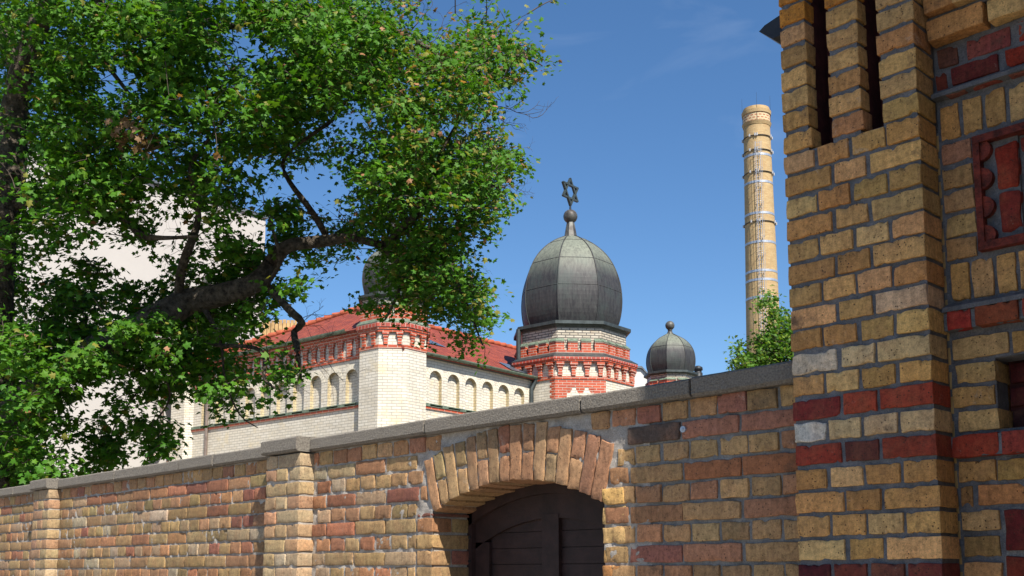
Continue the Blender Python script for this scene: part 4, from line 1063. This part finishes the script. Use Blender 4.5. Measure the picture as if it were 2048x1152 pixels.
tree = tag(empty('maple_tree', at(-30, 1100, 11.2)*np.array([1, 1, 0])), 'big old maple with rough bark whose leafy limbs overhang the garden wall', 'tree')
to = tree.location.copy()
LIMBS = [
 ([(-60, 1250, 64), (-45, 1000, 58), (-30, 850, 52), (-22, 700, 47), (-16, 560, 42), (-4, 450, 38), (16, 330, 36), (28, 230, 27), (42, 150, 24), (70, 60, 22), (110, -60, 20), (150, -220, 16), (210, -400, 10)], 11.2, 11.0),
 ([(-34, 900, 36), (20, 835, 32), (80, 778, 30), (130, 738, 28), (200, 692, 27), (270, 655, 26), (330, 628, 29), (380, 603, 27), (440, 590, 23), (490, 576, 21), (525, 555, 20), (545, 525, 18), (562, 502, 15), (585, 489, 13.5), (620, 485, 13), (655, 481, 12), (705, 474, 9), (745, 486, 8), (775, 486, 8), (800, 462, 9), (825, 438, 9), (850, 405, 7), (866, 360, 5.5), (885, 300, 4.5), (925, 230, 3)], 11.1, 10.6),
 ([(528, 565, 8), (560, 600, 7.5), (587, 628, 8), (604, 646, 7.5), (588, 665, 7), (593, 688, 7), (595, 712, 6), (600, 735, 3.5), (603, 760, 1.5)], 10.9, 10.8),
 ([(652, 470, 7), (628, 430, 6.5), (600, 392, 6), (578, 362, 4.8), (565, 330, 4), (582, 300, 3.5), (640, 258, 4), (665, 240, 4), (690, 205, 3), (730, 180, 2)], 10.9, 10.4),
 ([(356, 600, 9), (362, 545, 9.5), (372, 510, 9), (388, 470, 8), (397, 430, 6), (387, 370, 6), (380, 335, 5), (400, 300, 3.5), (440, 250, 3), (462, 215, 2.2)], 10.9, 10.3),
 ([(0, 420, 14), (60, 402, 11), (120, 405, 9), (190, 425, 8), (250, 440, 8), (283, 470, 8), (330, 476, 4.5), (395, 472, 3)], 11.0, 10.3),
 ([(812, 452, 8), (800, 400, 6), (806, 330, 6), (815, 260, 6), (830, 215, 6), (860, 190, 5), (900, 170, 4.5), (940, 150, 3), (990, 110, 2)], 10.6, 10.3),
 ([(808, 300, 5), (850, 232, 5), (890, 222, 4.5), (942, 205, 3), (980, 190, 2)], 10.5, 10.1),
 ([(40, 150, 12), (20, 100, 20), (0, 70, 22), (-40, 0, 20), (-90, -120, 15)], 11.2, 11.6),
 ([(60, 90, 16), (92, 30, 18), (105, -20, 17), (130, -140, 13)], 11.0, 10.2),
 ([(150, -200, 13), (190, -60, 12), (198, 20, 11), (185, 70, 8), (215, 130, 5), (260, 190, 3.5)], 10.8, 9.9),
 ([(60, -100, 16), (240, -60, 14), (330, -10, 12), (400, 30, 10), (430, 52, 9), (500, 48, 5), (560, 40, 4), (640, 30, 3)], 10.9, 10.0),
 ([(240, -60, 14), (480, -120, 12), (600, -40, 10), (605, 40, 7), (600, 75, 6), (588, 105, 4)], 10.9, 9.9),
 ([(480, -120, 10), (640, -40, 8), (700, 20, 6), (742, 42, 6), (790, 62, 6.5), (850, 92, 5), (905, 125, 3.5), (960, 90, 2.5), (1010, 40, 2)], 10.7, 10.1),
 ([(820, 240, 4), (800, 170, 4), (760, 130, 3)], 10.5, 10.2), ([(890, 175, 3), (950, 130, 3), (1010, 110, 2.5), (1060, 118, 2), (1085, 132, 1.2)], 10.3, 10.0),
 ([(850, 405, 5), (900, 380, 4), (960, 370, 3), (1010, 375, 2)], 10.6, 10.3), ([(800, 462, 6), (860, 480, 5), (900, 540, 4), (930, 600, 3), (950, 650, 2.2), (965, 690, 1.5)], 10.6, 10.2),
 ([(760, 488, 5), (800, 540, 4), (795, 590, 3), (770, 640, 2)], 10.7, 10.5), ([(300, 648, 8), (305, 700, 3), (290, 760, 2.2), (230, 850, 1.5), (215, 920, 1)], 11.1, 12.0), ([(305, 700, 3), (340, 790, 2), (310, 850, 1.5), (330, 890, 1)], 11.3, 12.2),
 ([(400, 600, 7), (440, 680, 3), (450, 760, 2.2), (480, 830, 1.5), (515, 855, 1)], 10.9, 11.6), ([(60, 780, 10), (50, 850, 5), (40, 920, 3), (70, 955, 2)], 11.0, 11.6), ([(540, 560, 5), (560, 520, 4), (540, 440, 3)], 10.8, 10.5),
 ([(130, -140, 13), (260, -170, 11), (330, -200, 8), (420, -230, 5)], 10.6, 8.6), ([(240, -60, 12), (250, -140, 9), (150, -190, 6), (40, -230, 4)], 10.6, 8.8),  # limbs added to carry the unseen shading boughs
 ([(430, 690, 4), (520, 700, 4), (530, 760, 3), (560, 780, 2)], 10.8, 10.5)]
paths = []; nodes = []
for pts, Da, Db in LIMBS:
    n = len(pts); P = []
    for i, (x, y, r) in enumerate(pts):
        D = Da+(Db-Da)*i/(n-1)+.12*math.sin(i*1.7+Da*3); p = at(x, y, D); P.append((*p, r*D/FPX*1.02))
    sp = spline(P); paths.append((sp[:, :3], np.maximum(sp[:, 3], .003))); nodes += [tuple(q) for q in sp[::2, :3]]
tr = reparent(tubes(paths, 'trunk', BARK, None, 12, .035), tree, to)
# sprays of leaves
cell = 40.0; lp = .00115                                   # projected leaf area m2
cents = []; cnt = []; dens = []
def base_depth(x, y):
    return 10.25+.0009*max(y, -200)+(1.0*min(1, max(0, (y-430)/170)) if x < 470 else 0)
per = 11; SPT = 4.0
LP = []
for li in (0, 1, 2, 3, 4):
    q_ = np.array(LIMBS[li][0], float)
    for i in range(len(q_)-1):
        if q_[i][2] < 3 or (li == 0 and not 120 < q_[i][1] < 460): continue
        for t in np.linspace(0, 1, 6): LP.append(q_[i]*(1-t)+q_[i+1]*t)
LP = np.array(LP)
def limb_dist(x, y): return float(np.min(np.hypot(LP[:, 0]-x, LP[:, 1]-y)/(LP[:, 2]+14)))
for r_i in range(GH):
    for c_i in range(GW):
        g_ = G[r_i, c_i]
        if g_ <= 0: continue
        A_ = (cell*10.8/FPX)**2; rt_ = c_i >= 16; nl = LAI[int(g_)]*A_/lp*(1.0 if g_ <= 4 else (1.25 if g_ <= 6 else (2.3 if rt_ else 1.8))); ns = nl/per/SPT; k = int(ns)+(rng.uniform() < ns-int(ns))
        for _ in range(k):
            x = (c_i+rng.uniform(0, 1))*cell; y = (r_i+rng.uniform(0, 1))*cell
            thick = (.30+.10*g_)*(.75 if y < 430 else .5); D = max(base_depth(x, y)+rng.normal()*thick, 9.0 if x > 300 else 9.6)
            nsp = rng.poisson(SPT)
            for q in range(nsp):
                dx, dy = rng.normal(size=2)*np.array([17, 10]); xx, yy = x+dx, y+dy+abs(dx)*.25
                cj, rj = int(xx//cell), int(yy//cell)
                gj = G[rj, cj] if 0 <= cj < GW and 0 <= rj < GH else (0 if cj >= GW or rj >= GH else g_)
                if rng.uniform() > ((gj+.15)/max(g_, 1))**1.5: continue
                dd = limb_dist(xx, yy); D2 = D+rng.normal()*.10
                if dd < (1.5 if 420 < xx < 770 else 1.15) and (xx > 335 or yy < 470): D2 = max(D2, 11.2+abs(rng.normal())*.5) if rng.uniform() < (.96 if 420 < xx < 770 else .88) else D2
                cents.append(at(xx, yy, D2)); dens.append((xx, yy, g_))
for bx, by, brx, bry, bn, bD in ((30, 700, 45, 60, 60, 10.3), (40, 880, 60, 55, 70, 10.5), (95, 945, 30, 18, 22, 10.5), (330, 690, 30, 35, 26, 10.6), (320, 640, 22, 16, 12, 10.6), (180, 705, 34, 18, 22, 10.3), (255, 655, 34, 16, 20, 10.3), (110, 745, 34, 20, 22, 10.3), (60, 800, 30, 24, 20, 10.3), (215, 905, 24, 34, 40, 11.8), (315, 880, 26, 30, 30, 11.8),):
    for _ in range(bn): t_ = rng.normal(size=2)*.55; cents.append(at(bx+t_[0]*brx, by+t_[1]*bry, bD+rng.normal()*.25)); dens.append((bx, by, 8))
ncore = len(cents)
for _ in range(1500):                                   # the crown continues above and to the left of the frame
    x = rng.uniform(-480, 1000); y = rng.uniform(-620, -10) if rng.uniform() < .8 else rng.uniform(0, 900)
    if y > -10: x = rng.uniform(-420, -20)
    if ((x-200)/800)**2+((y-100)/720)**2 > 1 and y < 0: continue
    D = base_depth(x, y)+rng.normal()*1.2; cents.append(at(x, y, max(D, 9.6 if x > 300 else 10.0))); dens.append((x, y, 8))
for _ in range(22):                                    # unseen boughs added above the frame to shade the lower crown
    x = rng.uniform(-150, 620); y = rng.uniform(-420, -45); D = rng.uniform(8.2, 9.4)
    for q in range(rng.poisson(9)): cents.append(at(x+rng.normal()*26, y+rng.normal()*14, D+rng.normal()*.14)); dens.append((x, y, 8))
cents = np.array(cents); dens = np.array(dens)
tw = grow_twigs(nodes, cents)
nper = rng.poisson(per, len(cents)); idx = np.repeat(np.arange(len(cents)), nper); n = len(idx)
off = rng.normal(size=(n, 3))*np.array([.085, .085, .050]); off[:, 2] += -.02
P = cents[idx]+off
sunv = np.array(sd); camv = -lv((0, 1, 0))
tilt = rng.normal(size=(len(cents), 3))*.45
Nn = rng.normal(size=(n, 3))*.50+tilt[idx]+np.array([0, 0, .75])+sunv*.35+camv*.25+off*1.5
size = rng.uniform(.040, .086, n)*np.where(dens[idx, 0] > 640, .80, 1.0)
gcol = np.array([.058, .165, .011]); ycol = np.array([.12, .21, .014]); dcol = np.array([.028, .100, .011])
t = rng.uniform(size=n)[:, None]; sp_t = rng.uniform(size=len(cents))[idx][:, None]
col = gcol*(1-sp_t*.5)+dcol*sp_t*.5; col = col*(1-.55*t**3)+ycol*.55*t**3; col *= rng.uniform(.8, 1.2, (n, 1))
px_ = dens[idx, 0]; py_ = dens[idx, 1]
yel = rng.uniform(size=n) < np.where(px_ > 780, .14, .04); col[yel] = np.array([.20, .20, .035])*rng.uniform(.7, 1.1, (yel.sum(), 1))
br = rng.uniform(size=n) < np.where((px_ > 800) & (py_ < 300), .07, np.where(px_ > 700, .022, .006)); col[br] = np.array([.30, .15, .075])*rng.uniform(.6, 1.2, (br.sum(), 1))
dead = ((px_-265)/30)**2+((py_-262)/45)**2 < 1; col[dead] = np.array([.28, .17, .10]); dead = ((px_-300)/22)**2+((py_-290)/25)**2 < 1; col[dead] = np.array([.26, .16, .09])
reparent(leaves('crown', P, Nn, size, col, None), tree, to)
# bare dead twigs
def bare(x, y, D, dx, dy, L_, depth, out, r):
    n = 5; P = [at(x, y, D)]; cx_, cy_ = x, y; a = math.atan2(dy, dx); DD = D
    for i in range(n):
        a += rng.normal()*.28; cx_ += math.cos(a)*L_/n; cy_ += math.sin(a)*L_/n; DD += rng.normal()*.03; P.append(at(cx_, cy_, DD))
        if depth > 0 and rng.uniform() < .62: b = a+rng.choice([-1, 1])*rng.uniform(.4, .95); bare(cx_, cy_, DD, math.cos(b), math.sin(b), L_*rng.uniform(.35, .65), depth-1, out, r*.6)
    out.append((np.array(P), np.linspace(r, r*.45, n+1)))
bt = []
for x, y, dx, dy, L_, r in [(985, 215, 1, -.35, 85, .009), (1000, 200, .5, -.6, 60, .007), (990, 235, 1, .2, 60, .007), (1000, 250, .7, -.9, 45, .005), (1010, 370, 1, .35, 48, .006), (1010, 370, 1, -.1, 40, .005), (1030, 300, 1, -.4, 30, .004),
        (820, 65, .5, -.8, 70, .008), (850, 60, .8, -.3, 60, .006), (870, 80, .8, -.8, 75, .006), (815, 50, .2, -1, 45, .006), (600, 640, .6, -1, 60, .006), (603, 645, 1, -.15, 55, .006), (604, 648, .9, .3, 45, .005), (560, 590, 1, -.05, 70, .005), (596, 715, 1, -.1, 90, .007), (600, 725, .5, .9, 60, .006), (592, 700, 1, .1, 120, .006),
        (640, 730, .7, .75, 80, .004), (380, 480, -.9, -.35, 60, .005), (378, 500, -1, .2, 50, .005), (392, 450, -.8, -.7, 50, .004), (700, 440, -.9, -.5, 90, .007), (700, 470, .6, -.9, 60, .006), (640, 430, .9, .2, 60, .005), (560, 300, -.6, .9, 60, .004), (340, 60, .9, .4, 70, .005), (760, 60, .5, .9, 60, .005), (930, 520, 1, .1, 40, .003)]:
    p_ = at(x, y, 10.5); nA = np.array(nodes); j = int(np.argmin(np.linalg.norm(nA-p_, axis=1))); bt.append((np.array([nA[j], (nA[j]+p_)/2, p_]), [r*.8, r*.7, r*.62])); bare(x, y, 10.5, dx, dy, L_, 2, bt, r*.62)

nodeA = np.array(nodes)
for p_, r__ in list(bt):
    pass
reparent(tubes(tw+bt, 'twigs', TWIG, None, 4), tree, to)
# young tree beside the factory chimney
sap = tag(empty('young_tree', at(1560, 1100, 20)*np.array([1, 1, 0])), 'small bushy green tree peeking over the wall in front of the factory chimney', 'tree'); so = sap.location.copy()
DS = 20.0; L2 = [([(1575, 1250, 6), (1568, 1000, 5), (1560, 860, 5), (1555, 760, 4), (1558, 700, 3), (1548, 650, 2), (1534, 600, 1)], DS, DS), ([(1560, 830, 4), (1530, 760, 3), (1500, 720, 2), (1478, 690, 1)], DS, DS-.3), ([(1530, 760, 3), (1495, 740, 2), (1466, 722, 1)], DS, DS), ([(1558, 700, 3), (1580, 650, 2), (1576, 625, 1)], DS, DS+.3), ([(1555, 740, 3), (1535, 700, 2), (1510, 675, 1)], DS, DS-.4), ([(1565, 850, 4), (1620, 740, 3), (1640, 660, 2)], DS, DS+.4)]
paths = []; nodes = []
for pts, Da, Db in L2:
    P = [(*at(x, y, Da+(Db-Da)*i/(len(pts)-1)), r*DS/FPX) for i, (x, y, r) in enumerate(pts)]; sp = spline(P, .15); paths.append((sp[:, :3], np.maximum(sp[:, 3], .006))); nodes += [tuple(q) for q in sp[::2, :3]]
reparent(tubes(paths, 'trunk', TWIG, None, 7), sap, so)
blobs = [(1536, 602, 9, 14), (1522, 606, 5, 5), (1545, 630, 12, 16), (1550, 668, 20, 20), (1575, 645, 9, 22), (1560, 700, 34, 20), (1525, 682, 20, 9), (1520, 700, 12, 8), (1478, 692, 6, 9), (1482, 712, 8, 10), (1466, 722, 5, 7), (1495, 730, 24, 12), (1540, 735, 40, 14), (1515, 722, 20, 12), (1580, 700, 20, 40), (1620, 690, 40, 60), (1600, 790, 90, 60), (1520, 800, 60, 40), (1475, 738, 8, 8)]
cents = []
for x, y, rx, ry in blobs:
    k = int(rx*ry/8)+3
    for _ in range(min(k, 160)):
        t = rng.normal(size=2)*.5; cents.append(at(x+t[0]*rx, y+t[1]*ry, DS+rng.normal()*.45))
cents = np.array(cents); reparent(tubes(grow_twigs(nodes, cents), 'twigs', TWIG, None, 4), sap, so)
idx = np.repeat(np.arange(len(cents)), 9); n = len(idx); P = cents[idx]+rng.normal(size=(n, 3))*.085
Nn = rng.normal(size=(n, 3))*.6+np.array([0, 0, .7])+sunv*.3; col = np.array([.06, .14, .014])*rng.uniform(.6, 1.4, (n, 1)); yl = rng.uniform(size=n) < .2; col[yl] = np.array([.15, .22, .03])
reparent(leaves('crown', P, Nn, rng.uniform(.05, .085, n), col, None), sap, so)
